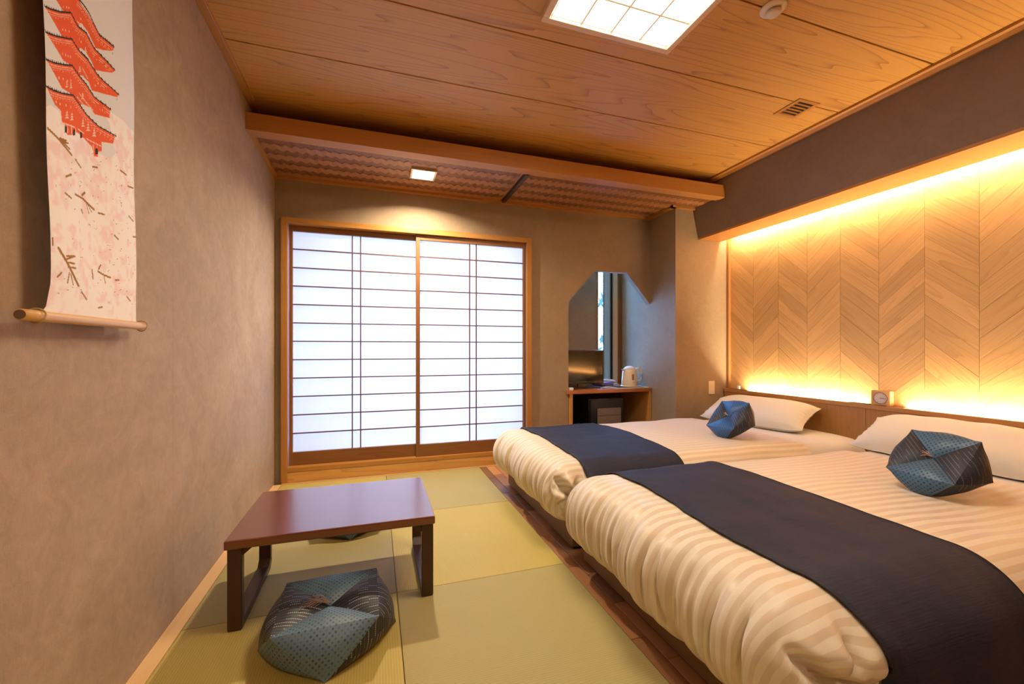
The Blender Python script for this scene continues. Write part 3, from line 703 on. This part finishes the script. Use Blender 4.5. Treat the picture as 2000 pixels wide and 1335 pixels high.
# ================================================================ folded-panel cushions
def cushion(label, loc, rot, s, mats, seed, group, zmin=0.0015):
    t_ = thing('folded_cushion', label, 'cushion', loc, rot, group=group)
    h, a, r = 0.13, 0.158, 0.222
    MW = Matrix.Translation(loc) @ Euler(rot).to_matrix().to_4x4(); MI = MW.inverted()
    T = [Vector(p)*s for p in ((-a, -a, h), (a, -a, h), (a, a, h), (-a, a, h))]
    B = [Vector(p)*s for p in ((0, -r, 0), (r, 0, 0), (0, r, 0), (-r, 0, 0))]
    Ct = Vector((0, 0, h*0.80))*s; Cb = Vector((0, 0, 0.01))*s; mid = Vector((0, 0, h*0.42))*s
    N = 14
    def tri(A, Bq, Cq, kind, v, f, uv, ex, ey, org):
        k = len(v); idx = {}
        nrm = (Bq-A).cross(Cq-A).normalized(); cen = (A+Bq+Cq)/3
        if nrm.dot(cen-mid) < 0: nrm = -nrm
        for i in range(N+1):
            for j in range(N+1-i):
                u, w = i/N, j/N; q = 1-u-w
                p = A*q+Bq*u+Cq*w
                hr = math.hypot(p.x, p.y)/s
                if kind == 'top':
                    bul = 0.016*max(0, 4*w*(1-w))*max(0, min(q, u)/(max(1e-6, q+u))*2)**0.8
                else:
                    bul = 0.016*max(0, 27*q*u*w)
                d_ = (p-mid)/s; rad = math.sqrt((d_.x/0.24)**2+(d_.y/0.24)**2+(d_.z/0.115)**2)
                p = mid+(p-mid)*(1+0.22*max(0, 1.0-rad)*sm(0.0, 0.13, hr))
                p = p+nrm*bul*s+nrm*0.0025*s*nz3(p.x*22/s+seed, p.y*22/s, p.z*22/s)*min(1, 27*q*u*w)
                q_ = MW @ p
                if q_.z < zmin: q_.z = zmin; p = MI @ q_
                idx[(i, j)] = len(v); v.append(p); d = p-org; uv.append((d.dot(ex), d.dot(ey)))
        for i in range(N):
            for j in range(N-i):
                f.append((idx[(i, j)], idx[(i+1, j)], idx[(i, j+1)]))
                if i+j < N-1: f.append((idx[(i+1, j)], idx[(i+1, j+1)], idx[(i, j+1)]))
    for k in range(4):
        T0, T1, B0, Bm = T[k], T[(k+1) % 4], B[k], B[k-1]
        v, f, uv = [], [], []
        ex = (T1-T0).normalized(); ey = (Ct-(T0+T1)/2).normalized()
        tri(T0, T1, Ct, 'top', v, f, uv, ex, ey, T0)
        ey2 = ((T0+T1)/2-B0).normalized()
        tri(T0, T1, B0, 'side', v, f, uv, ex, ey2, T0)
        ex3 = (B0-Bm).normalized(); ey3 = (T0-(B0+Bm)/2).normalized()
        tri(Bm, B0, T0, 'side', v, f, uv, ex3, ey3, T0)
        tri(Bm, B0, Cb, 'bottom', v, f, uv, ex3, Vector((0, 0, 1)).cross(ex3), T0)
        nm = 'dotted_panel' if k % 2 == 0 else 'striped_panel'
        mesh(nm, v, f, mats[k % 2], t_, False, uv=uv, smooth=True)
    # straw tuft at the tied centre
    r_ = random.Random(seed); c0 = Ct+Vector((0, 0, 0.010))*s
    bm = None; vv = []; ff = []
    for i in range(16 if s > 0.9 else 9):
        an = PI+r_.uniform(-0.55, 0.55); L = s*r_.uniform(0.045, 0.10)*(1 if s > 0.9 else 0.5); dz = r_.uniform(0.0, 0.018)*s
        p0 = c0; p1 = c0+Vector((math.cos(an)*L*0.5, math.sin(an)*L*0.5, dz+0.012*s)); p2 = c0+Vector((math.cos(an)*L, math.sin(an)*L*1.1+r_.uniform(-0.006, 0.006), dz*0.9+0.010*s))
        k = len(vv); wd = 0.0011
        for p in (p0, p1, p2):
            for dd in ((0, wd, 0), (0, -wd, wd), (0, -wd*0.2, -wd)): vv.append(p+Vector(dd))
        for q in range(2):
            for e in range(3): ff.append((k+q*3+e, k+q*3+(e+1) % 3, k+q*3+3+(e+1) % 3, k+q*3+3+e))
    mesh('tassel', vv, ff, M['tassel'], t_, False)
    return t_
G = 'folded silk cushions'
cushion('large blue-grey dotted and black dashed cushion on the tatami by the table', (0.559, -1.922, 0.0), (0.0, 0.0, 0.027), 1.0, (M['dots'], M['dashes']), 3, G)
cushion('teal dotted and black cushion on the near bed against its pillow', (2.880, -2.438, 0.510), (0.756, 0.039, -1.564), 0.69, (M['dots_teal'], M['dashes_bed']), 5, G, 0.427)
cushion('bright blue dotted and black cushion on the far bed against its pillow', (2.942, -1.364, 0.514), (0.813, -0.057, -1.535), 0.675, (M['dots_blue'], M['dashes_bed']), 8, G, 0.427)
# the one hidden under the far side of the low table
cushion('second floor cushion, dark, just showing under the low table', (0.575, -0.945, 0.0), (0.0, 0.0, 0.05), 1.0, (M['dots'], M['dashes']), 9, G)
# ================================================================ low table
tb = thing('low_table', 'low dark red-brown wooden table with loop legs on the tatami', 'table', (0.572, -1.545, 0.0))
bm = bmesh.new(); bx(bm, 0.207, 0.937, -1.815, -1.278, 0.297, 0.330, 0.006, 3); fin(bm, 'tabletop', M['table'], tb)
def loopleg(xa, xb):
    ya, yb = -1.795, -1.335; zt, zb = 0.297, 0.0; th = 0.030; ch = 0.05
    out_ = [(ya, zb), (yb, zb), (yb, zt), (ya, zt)]
    bm = bmesh.new()
    outer = [(ya, 0.0), (yb-0.03, 0.0), (yb, 0.03), (yb, zt), (ya, zt)]
    inner = [(ya+th, 0.030), (yb-th-0.025, 0.030), (yb-th, 0.055), (yb-th, zt-0.030), (ya+th, zt-0.030)]
    n = 5; A = []
    for xx in (xa, xb):
        A.append([[bm.verts.new((xx, p[0], p[1])) for p in outer], [bm.verts.new((xx, p[0], p[1])) for p in inner]])
    for s in (0, 1):
        for i in range(n): bm.faces.new((A[s][0][i], A[s][0][(i+1) % n], A[s][1][(i+1) % n], A[s][1][i]))
    for l in (0, 1):
        for i in range(n): bm.faces.new((A[0][l][i], A[1][l][i], A[1][l][(i+1) % n], A[0][l][(i+1) % n]))
    bmesh.ops.bevel(bm, geom=list(bm.edges), offset=0.0025, segments=2, affect='EDGES')
    return fin(bm, 'leg', M['table_leg'], tb)
loopleg(0.212, 0.258); loopleg(0.886, 0.932)
extr('bracket', [(0.258, 0.297), (0.300, 0.297), (0.258, 0.262)], 'y', -1.785, -1.765, M['table_leg'], tb)
extr('bracket', [(0.886, 0.297), (0.844, 0.297), (0.886, 0.262)], 'y', -1.785, -1.765, M['table_leg'], tb)
# ================================================================ ceiling fittings
cl = thing('ceiling_lamp', 'large square glowing ceiling lamp with wooden frame and lattice', 'ceiling light', (1.72, -2.15, ZC))
X0, X1, Y1, Y0 = 1.394, 2.059, -1.810, -2.475
zf = 2.425
box('frame_side', (X0, X1, Y1-0.030, Y1, zf, ZC+0.004), M['lampframe'], cl, 0.004)
box('frame_side', (X0, X1, Y0, Y0+0.030, zf, ZC+0.004), M['lampframe'], cl, 0.004)
box('frame_side', (X0, X0+0.030, Y0+0.030, Y1-0.030, zf, ZC+0.004), M['lampframe'], cl, 0.004)
box('frame_side', (X1-0.030, X1, Y0+0.030, Y1-0.030, zf, ZC+0.004), M['lampframe'], cl, 0.004)
box('diffuser', (X0+0.030, X1-0.030, Y0+0.030, Y1-0.030, zf+0.012, zf+0.016), M['diffuser'], cl)
g = (X1-X0-0.06)/4
for i in range(1, 4):
    box('lattice_bar', (X0+0.03+g*i-0.0046, X0+0.03+g*i+0.0046, Y0+0.03, Y1-0.03, zf+0.009, zf+0.0118), M['lampgrid'], cl)
    box('lattice_bar', (X0+0.03, X1-0.03, Y1-0.03-g*i-0.0046, Y1-0.03-g*i+0.0046, zf+0.0088, zf+0.0118), M['lampgrid'], cl)
for b in ((X0+0.03, X1-0.03, Y1-0.040, Y1-0.035), (X0+0.03, X1-0.03, Y0+0.035, Y0+0.040), (X0+0.035, X0+0.040, Y0+0.03, Y1-0.03), (X1-0.040, X1-0.035, Y0+0.03, Y1-0.03)):
    box('lattice_bar', (*b, zf+0.008, zf+0.0118), M['lampgrid'], cl)
sd = thing('smoke_detector', 'round white smoke detector on the ceiling right of the lamp', 'smoke detector', (2.325, -2.156, ZC))
lathe('base_plate', [(0.0, ZC), (0.052, ZC), (0.052, ZC-0.006), (0.042, ZC-0.012), (0.0, ZC-0.012)], 2.325, -2.156, M['cream'], sd, cap=False)
lathe('collar', [(0.0, ZC-0.012), (0.022, ZC-0.012), (0.022, ZC-0.020), (0.0, ZC-0.020)], 2.325, -2.156, M['black'], sd, cap=False)
lathe('sensor_cap', [(0.0, ZC-0.018), (0.029, ZC-0.018), (0.030, ZC-0.024), (0.022, ZC-0.032), (0.0, ZC-0.034)], 2.325, -2.156, M['cream'], sd, cap=False)
vt = thing('air_vent', 'small louvred air vent let into the ceiling near the bulkhead', 'air vent', (3.135, -1.63, ZC))
for b in ((3.052, 3.217, -1.569, -1.547), (3.052, 3.217, -1.718, -1.698), (3.052, 3.078, -1.698, -1.569), (3.194, 3.217, -1.698, -1.569)):
    box('frame', (*b, ZC-0.006, ZC+0.002), M['trim_x'], vt, 0.001)
box('duct_shade', (3.078, 3.194, -1.698, -1.569, ZC-0.0012, ZC-0.0004), M['black'], vt)  # flat black sheet painted for the shade inside the vent opening
for i in range(5):
    y = -1.686+i*0.026
    extr('slat', [(y+0.008, ZC-0.0015), (y+0.013, ZC-0.007), (y+0.015, ZC-0.006), (y+0.010, ZC-0.0010)], 'x', 3.078, 3.194, M['trim_x'], vt)
dl = thing('downlight', 'small square glowing downlight in the woven lowered ceiling', 'ceiling light', (1.043, -0.396, 2.29))
for b in ((0.953, 1.133, -0.322, -0.308), (0.953, 1.133, -0.484, -0.470), (0.953, 0.967, -0.470, -0.322), (1.119, 1.133, -0.470, -0.322)):
    box('rim', (*b, 2.266, 2.286), M['chrome'], dl, 0.001)
box('diffuser', (0.967, 1.119, -0.470, -0.322, 2.272, 2.275), M['bulb'], dl)
# ================================================================ alcove desk and what stands on it
dk = thing('desk', 'narrow red-brown desk built into the chamfered alcove', 'desk', (2.83, 0.2, 0.0))
extr('desktop', [(2.374, -0.035), (3.288, -0.035), (3.288, 0.497), (2.407, 0.497), (2.407, -0.003), (2.374, -0.003)], 'z', 0.583, 0.615, M['desk'], dk, bevel=0.002)
box('side_panel', (2.408, 2.436, -0.028, 0.48, -0.005, 0.583), M['desk_z'], dk, 0.002)
box('side_panel', (3.262, 3.288, -0.028, 0.48, -0.005, 0.583), M['desk_z'], dk, 0.002)
box('back_panel', (2.436, 3.262, 0.46, 0.478, -0.005, 0.583), M['table_leg'], dk)
fg = thing('mini_fridge', 'black mini fridge with grey door panel under the desk', 'fridge', (2.84, 0.25, 0.0))
box('cabinet', (2.655, 3.03, 0.075, 0.44, 0.0, 0.515), M['black'], fg, 0.006)
box('door', (2.660, 3.025, 0.052, 0.073, 0.01, 0.505), M['black'], fg, 0.004)
M['grey'] = plain('grey_panel', (0.20, 0.16, 0.13), 0.35)
box('door_panel', (2.735, 2.995, 0.048, 0.053, 0.03, 0.352), M['grey'], fg, 0.001)
box('door_panel', (2.735, 2.995, 0.048, 0.053, 0.357, 0.425), M['grey'], fg, 0.001)
tv = thing('television', 'small black flat television on the desk, half behind the wall edge', 'television', (2.64, 0.19, 0.615))
box('housing', (2.41, 2.878, 0.175, 0.205, 0.655, 0.985), M['black'], tv, 0.006)
box('screen', (2.415, 2.862, 0.1735, 0.1752, 0.680, 0.972), M['screen'], tv)
box('stand', (2.60, 2.69, 0.185, 0.205, 0.622, 0.660), M['black'], tv)
box('foot', (2.48, 2.80, 0.10, 0.28, 0.6155, 0.625), M['black'], tv, 0.003)
kt = thing('kettle', 'cream electric kettle with round handle on the desk', 'kettle', (3.135, 0.115, 0.622))
kx, ky = 3.135, 0.115
lathe('kettle_body', [(0.0, 0.636), (0.078, 0.636), (0.080, 0.642), (0.076, 0.70), (0.068, 0.775), (0.060, 0.795), (0.0, 0.797)], kx, ky, M['cream'], kt, cap=False)
lathe('lid', [(0.0, 0.828), (0.020, 0.826), (0.042, 0.817), (0.056, 0.803), (0.060, 0.796), (0.0, 0.796)], kx, ky, M['white'], kt, cap=False)
lathe('power_base', [(0.0, 0.622), (0.088, 0.622), (0.088, 0.630), (0.080, 0.636), (0.0, 0.636)], kx, ky, M['cream'], kt, cap=False)
tube('handle', [(kx+0.058, ky-0.01, 0.792), (kx+0.095, ky-0.01, 0.800), (kx+0.122, ky-0.01, 0.785), (kx+0.136, ky-0.01, 0.745), (kx+0.136, ky-0.01, 0.705), (kx+0.118, ky-0.01, 0.678), (kx+0.085, ky-0.01, 0.680), (kx+0.068, ky-0.01, 0.695)], [0.012, 0.012, 0.012, 0.011, 0.011, 0.011, 0.010, 0.009], M['cream'], kt, 12)
extr('spout', [(kx-0.058, 0.770), (kx-0.092, 0.795), (kx-0.058, 0.798)], 'y', ky-0.022, ky+0.014, M['cream'], kt)
bm = bmesh.new(); bx(bm, kx-0.020, kx+0.0, ky-0.081, ky-0.066, 0.690, 0.748, 0.007, 3); fin(bm, 'water_gauge', M['bezel'], kt)
box('brand_mark', (kx-0.012, kx+0.006, ky-0.0805, ky-0.074, 0.664, 0.667), M['bezel'], kt)
ty = thing('tray', 'flat dark tray with pale rim under the kettle', 'tray', (3.11, 0.10, 0.616))
box('tray_base', (2.93, 3.275, -0.005, 0.24, 0.6155, 0.619), M['black'], ty, 0.001)
for b in ((2.93, 3.275, -0.007, 0.0), (2.93, 3.275, 0.236, 0.243), (2.928, 2.935, -0.005, 0.24), (3.270, 3.277, -0.005, 0.24)):
    box('rim', (*b, 0.6155, 0.622), M['white'], ty, 0.001)
ph = thing('telephone', 'white and purple telephone with coiled cord behind the kettle', 'telephone', (2.98, 0.33, 0.616))
v, f = rbox((2.88, 3.06, 0.25, 0.44, 0.6155, 0.652), (0.02, 0.03, 0.015), 10, 10, 4); mesh('phone_base', v, f, M['purple'], ph, smooth=True)
v, f = rbox((2.875, 3.065, 0.245, 0.30, 0.650, 0.678), (0.03, 0.02, 0.013), 12, 6, 4)
mesh('handset', [(x, y, z+0.010*math.cos((x-2.97)/0.095*PI/2)) for x, y, z in v], f, M['white'], ph, smooth=True)
cv = [(3.02+0.055*i/60+0.004*math.sin(i*1.9), 0.225+0.006*math.cos(i*1.9), 0.632+0.006*math.sin(i*1.9+1.2)+0.010*math.sin(i/60*PI)) for i in range(61)]
tube('coiled_cord', cv, 0.0022, M['white'], ph, 5)
props(box('small_box', (2.415, 2.450, -0.015, 0.04, 0.6155, 0.640), M['white'], bevel=0.003), 'small white box at the front left corner of the desk', 'box')
v, f = rbox((2.795, 2.845, 0.03, 0.075, 0.6155, 0.632), (0.02, 0.02, 0.007), 8, 8, 3)
props(mesh('dish', v, f, M['alu'], None, smooth=True), 'small pale rounded thing on the desk between television and kettle', 'dish')
# ================================================================ hanging scroll
Camv = np.array([0.706, -3.5065, 1.0]); yaw = -0.3171
Rv = np.array([math.cos(yaw), math.sin(yaw)]); Fv = np.array([-math.sin(yaw), math.cos(yaw)])
def onwall(u, v, x=0.045):
    dx = Fv[0]+Rv[0]*(u-1000)/817.456; dy = Fv[1]+Rv[1]*(u-1000)/817.456; dz = (680.48-v)/817.456
    k = (x-0.706)/dx; return (-3.5065+k*dy, 1.0+k*dz)
def zoomA(pts): return [onwall(60+a/4.172, b/4.172) for a, b in pts]      # the pagoda part
def zoomB(pts): return [onwall(60+a/3.708, 300+b/3.708) for a, b in pts]  # the blossom part
def scroll():
    XW = 0.045
    ya, yb = -2.368, -1.988; z0, z1 = 1.075, 2.36
    nY, nZ = 250, 820
    Ug = np.linspace(0, 1, nY+1); Zg = np.linspace(z0, z1, nZ+1); UU, ZZ = np.meshgrid(Ug, Zg)
    ka = np.array([1.075, 1.09, 1.14, 1.30, 1.73, 2.36]); va = np.array([-2.364, -2.352, -2.344, -2.349, -2.371, -2.40]); vb = np.array([-1.995, -1.999, -2.002, -2.006, -2.013, -2.02])
    EA = np.interp(ZZ, ka, va); EB = np.interp(ZZ, ka, vb); YY = EA+(EB-EA)*UU
    # outline of the cloth: its near edge curls a little
    r = np.random.RandomState(4)
    colr = np.zeros((nZ+1, nY+1, 3)); sky = np.array([0.78, 0.80, 0.80]); colr[:] = sky
    def smooth_noise(sx, sz, seed):
        rr = np.random.RandomState(seed); g_ = rr.rand(sz+2, sx+2)
        u = UU*sx; w = (ZZ-z0)/(z1-z0)*sz; i = np.clip(u.astype(int), 0, sx); j = np.clip(w.astype(int), 0, sz); fu, fw = u-i, w-j
        fu = fu*fu*(3-2*fu); fw = fw*fw*(3-2*fw)
        return g_[j, i]*(1-fu)*(1-fw)+g_[j, i+1]*fu*(1-fw)+g_[j+1, i]*(1-fu)*fw+g_[j+1, i+1]*fu*fw
    def inpoly(P):
        m = np.zeros(YY.shape, bool); n = len(P)
        for i in range(n):
            (y1, w1), (y2, w2) = P[i], P[(i+1) % n]
            if w1 == w2: continue
            c = ((ZZ > w1) != (ZZ > w2)) & (YY < (y2-y1)*(ZZ-w1)/(w2-w1)+y1); m ^= c
        return m
    def fill(P, c): colr[inpoly(P)] = c
    def line(P, w, c):
        for (y1, w1), (y2, w2) in zip(P[:-1], P[1:]):
            dy, dw = y2-y1, w2-w1; L = dy*dy+dw*dw+1e-12
            t_ = np.clip(((YY-y1)*dy+(ZZ-w1)*dw)/L, 0, 1); d = (YY-y1-t_*dy)**2+(ZZ-w1-t_*dw)**2
            colr[d < w*w] = c
    ORG = np.array([0.86, 0.12, 0.03]); BLK = np.array([0.02, 0.015, 0.015]); CRM = np.array([0.88, 0.70, 0.52]); BRN = np.array([0.36, 0.17, 0.03])
    # blossom field
    bl = zoomA([(95, 880), (150, 850), (215, 905), (240, 1000), (300, 1075), (350, 1060), (400, 1100), (470, 1130), (500, 1180), (560, 1250), (640, 1290), (690, 1240), (660, 1150), (640, 1000), (610, 960), (640, 905), (700, 950), (750, 980), (800, 1040), (860, 1080), (1000, 1080), (1000, 4000), (-400, 4000), (-400, 880)])
    m = inpoly(bl)
    n1 = smooth_noise(14, 46, 2); n2 = smooth_noise(34, 112, 3); nn = n1*0.55+n2*0.45
    pk = np.array([0.93, 0.70, 0.70]); pale = np.array([0.96, 0.92, 0.88]); k = np.clip((nn-0.47)*4.5, 0, 1)[..., None]*0.75
    blos = pale*(1-k)+pk*k*1.0+0.0
    colr[m] = blos[m]
    # tiers, from the top down
    tiers = [
      ([(195, -10), (400, -10), (440, 60), (480, 120), (520, 200), (560, 285), (620, 340), (662, 385), (652, 412), (590, 408), (536, 392), (510, 330), (480, 260), (430, 190), (395, 215), (345, 110), (265, 92)], [(400, -10), (445, 45), (485, 110), (520, 195), (560, 285), (615, 335), (662, 378)]),
      ([(100, 55), (230, 95), (340, 110), (400, 215), (470, 275), (530, 400), (600, 480), (672, 573), (655, 590), (590, 582), (535, 572), (510, 500), (470, 430), (430, 395), (400, 400), (345, 322), (250, 305)], [(100, 50), (160, 75), (230, 95), (340, 106), (400, 215), (470, 270), (530, 400), (600, 480), (672, 570)]),
      ([(105, 262), (230, 302), (345, 325), (400, 405), (480, 480), (560, 620), (705, 772), (695, 790), (600, 765), (512, 738), (490, 670), (440, 620), (400, 612), (345, 540), (250, 490)], [(105, 258), (160, 282), (230, 300), (345, 320), (400, 400), (480, 480), (560, 620), (630, 695), (707, 770)]),
      ([(110, 487), (230, 522), (340, 537), (400, 612), (470, 690), (530, 790), (645, 892), (642, 962), (580, 945), (530, 930), (500, 880), (450, 855), (400, 850), (340, 775), (235, 715)], [(110, 482), (170, 508), (230, 520), (340, 535), (400, 610), (470, 690), (530, 790), (650, 892)]),
      ([(115, 708), (230, 757), (340, 777), (400, 852), (460, 930), (560, 1030), (682, 1112), (665, 1168), (620, 1162), (580, 1155), (580, 1232), (555, 1235), (552, 1280), (522, 1270), (505, 1195), (440, 1130), (395, 1090), (350, 1065), (345, 1100), (330, 1095), (290, 1100), (270, 1075), (262, 1010), (238, 985), (228, 900), (180, 850)], [(115, 703), (170, 735), (230, 755), (340, 775), (400, 850), (460, 930), (560, 1030), (690, 1108)]),
    ]
    px = 0.00075
    for P, E in tiers:
        fill(zoomA(P), ORG)
        for o_, w_ in ((22, 0.8), (38, 0.55)):
            line(zoomA([(a-o_*0.28, b+o_) for a, b in E]), px*w_, CRM)
        for q in range(26):
            tq = q/25*(len(E)-1); i = min(int(tq), len(E)-2); fr_ = tq-i
            a = E[i][0]*(1-fr_)+E[i+1][0]*fr_; b = E[i][1]*(1-fr_)+E[i+1][1]*fr_
            line(zoomA([(a-12, b+52), (a-11, b+56)]), px*1.0, CRM)
            line(zoomA([(a, b-3), (a-5, b-16)]), px*1.6, BLK)
        line(zoomA(E), px*2.3, BLK)
    # struts, little roof ornaments and doors in the lower storeys
    for cx, cy, s in ((280, 690, 1), (320, 700, 1), (280, 940, 1.2), (325, 955, 1.2), (430, 1010, 1.2), (475, 1045, 1.2), (525, 1090, 1.2), (415, 570, 0.9), (435, 790, 1), (465, 410, 0.8)):
        for kk in range(3):
            h_ = cy-26*s+kk*18*s; fill(zoomA([(cx, h_-8*s), (cx-(8+4*kk)*s, h_+8*s), (cx+(8+4*kk)*s, h_+8*s)]), CRM)
    for cx, cy in ((190, 825), (220, 845), (270, 855), (315, 870), (210, 630), (245, 640), (285, 655), (320, 655), (245, 435), (275, 445), (300, 455), (325, 460), (255, 240), (285, 248), (320, 258), (270, 55), (300, 60), (320, 65), (425, 155), (415, 320), (430, 345), (500, 500), (540, 700), (610, 540), (560, 680), (590, 900)):
        line(zoomA([(cx, cy-5), (cx, cy+5)]), px*1.7, CRM)
    for a in ([(250, 1000), (350, 1035)], [(385, 1050), (440, 1090)], [(460, 1130), (575, 1190)], [(400, 760), (520, 900)], [(380, 790), (500, 920)], [(440, 560), (480, 640)], [(400, 180), (470, 260)]): line(zoomA(a), px*1.6, CRM)
    for x_, y0_, y1_ in ((285, 1010, 1080), (320, 1020, 1085), (360, 1040, 1080), (545, 1190, 1260), (515, 1180, 1260)): line(zoomA([(x_, y0_), (x_+3, y1_)]), px*1.4, CRM)
    for x_, y_ in ((270, 1050), (345, 1075), (410, 1098), (540, 1230)): fill(zoomA([(x_-8, y_-25), (x_+10, y_-20), (x_+10, y_+25), (x_-8, y_+28)]), BLK)
    for x_, y_ in ((655, 425), (695, 800)): line(zoomA([(x_, y_), (x_, y_+14)]), px*1.2, BLK)
    px *= 1.45
    # twigs
    line(zoomA([(135, 1045), (215, 1130), (325, 1260)]), px*2.4, BRN); fill(zoomA([(208, 1130), (225, 1115), (285, 1140), (270, 1170), (235, 1165)]), BRN)
    line(zoomA([(260, 1165), (310, 1215)]), px*1.8, BRN); line(zoomA([(240, 1160), (295, 1165)]), px*1.6, BRN)
    line(zoomB([(190, 682), (240, 765), (345, 955)]), px*3.2, BRN); line(zoomB([(272, 860), (262, 935)]), px*1.5, BRN); line(zoomB([(282, 870), (305, 950)]), px*1.5, BRN)
    for q in ([(240, 765), (300, 745)], [(250, 785), (310, 795)], [(262, 820), (320, 828)], [(250, 740), (315, 742)]): line(zoomB(q), px*2.0, BRN)
    line(zoomB([(325, 295), (385, 325), (470, 405)]), px*2.6, BRN); line(zoomB([(380, 300), (400, 283)]), px*2.6, BRN); line(zoomB([(415, 365), (435, 435)]), px*1.2, BRN); line(zoomB([(425, 370), (455, 425)]), px*1.2, BRN)
    line(zoomB([(500, 852), (540, 878), (585, 898)]), px*2.2, BRN); line(zoomB([(505, 835), (520, 808)]), px*2, BRN); line(zoomB([(540, 880), (550, 940)]), px*1.2, BRN)
    for q in ([(245, 285), (290, 320)], [(320, 40), (365, 100)], [(500, 430), (535, 440)], [(370, 1000), (410, 1055)], [(455, 95), (485, 100)], [(600, 590), (625, 620)], [(640, 120), (690, 155)], [(700, 235), (750, 250)], [(700, 450), (740, 490)], [(735, 600), (765, 605)], [(700, 1035), (725, 1065)], [(615, 915), (640, 915)], [(250, 165), (290, 150)], [(375, 405), (385, 430)], [(455, 840), (460, 905)], [(150, 610), (150, 660)], [(190, 890), (215, 860)], [(500, 1115), (525, 1110)]):
        line(zoomB(q), px*2.0, BRN)
    px /= 1.75
    rr = random.Random(12)
    for i in range(150):
        u = rr.random()**0.55; a = 120+650*u; b = rr.uniform(-30, 1090); an = rr.uniform(0, PI); L = rr.uniform(5, 15)
        line(zoomB([(a, b), (a+L*math.cos(an), b+L*math.sin(an))]), px*rr.uniform(0.7, 1.3), BRN*(1.0 if rr.random() < 0.6 else 1.5)+np.array([0.05, 0.03, 0.02])*rr.random())
    # geometry: cloth with a gentle sag and a curl at the rod
    V = np.zeros((nZ+1, nY+1, 3)); uu = UU; hz = ZZ-z0
    curl = np.exp(-hz/0.05)
    V[..., 1] = YY
    V[..., 2] = ZZ
    V[..., 0] = XW+0.003*np.sin(uu*PI*3.0+hz*1.5)*sm_np(0, 0.2, hz)+0.0015*np.sin(hz*14+uu*5)*sm_np(0, 0.1, hz)-0.004*curl
    co = V.reshape(-1, 3); n = nY+1
    idx = (np.arange(nZ)[:, None]*n+np.arange(nY)[None, :]).ravel()
    fc = np.stack([idx, idx+1, idx+1+n, idx+n], 1)
    me = bpy.data.meshes.new('cloth'); me.vertices.add(len(co)); me.vertices.foreach_set('co', (co-np.array([XW, -2.18, 1.07])).ravel())
    me.loops.add(len(fc)*4); me.loops.foreach_set('vertex_index', fc.ravel().astype(np.int32)); me.polygons.add(len(fc)); me.polygons.foreach_set('loop_start', np.arange(0, len(fc)*4, 4, dtype=np.int32))
    me.update(calc_edges=True); me.validate()
    a = me.color_attributes.new('print', 'FLOAT_COLOR', 'POINT'); a.data.foreach_set('color', np.concatenate([colr.reshape(-1, 3), np.ones((len(co), 1))], 1).ravel())
    me.polygons.foreach_set('use_smooth', [True]*len(fc)); me.materials.append(M['print'])
    root = thing('hanging_scroll', 'long cotton wall hanging with orange pagoda over pink blossom, bamboo rod below', 'wall hanging', (XW, -2.18, 1.07))
    o = bpy.data.objects.new('cloth', me); col.objects.link(o); o.parent = root
    # bamboo rod: open half culm with a node
    def culm(y0, y1, r0, name):
        v = []; f = []; seg = 18; st = 12
        for i in range(st+1):
            y = y0+(y1-y0)*i/st; rad = r0*(1+0.10*math.exp(-((y-(-2.381))/0.006)**2))
            for k in range(seg): an = 2*PI*k/seg; v.append((XW+rad*math.cos(an)*0.9-0.006, y, 1.068+rad*math.sin(an)))
        for i in range(st):
            for k in range(seg): f.append((i*seg+k, i*seg+(k+1) % seg, (i+1)*seg+(k+1) % seg, (i+1)*seg+k))
        f.append(tuple(range(seg))[::-1]); f.append(tuple(st*seg+k for k in range(seg)))
        return mesh(name, v, f, M['bamboo'], root, smooth=True)
    culm(-2.416, -1.948, 0.0115, 'rod')
    rim = [(XW+0.0095*math.cos(a)-0.006, -2.4165, 1.068+0.0095*math.sin(a)) for a in [2*PI*i/16 for i in range(16)]]
    mesh('hollow_end', rim, [tuple(range(16))], M['bamboo_cut'], root)
    for y in (-2.372, -1.962):
        tube('cord_loop', [(XW-0.006+0.0145*math.cos(a), y+0.002*math.sin(a*2), 1.068+0.0155*math.sin(a)) for a in [2*PI*i/20 for i in range(20)]], 0.0018, M['rope'], root, 6, closed=True)
    tube('top_rod', [(XW, -2.40, 2.362), (XW, -1.96, 2.362)], 0.009, M['bamboo'], root, 12)
def sm_np(a, b, x):
    t_ = np.clip((x-a)/(b-a), 0, 1); return t_*t_*(3-2*t_)
scroll()
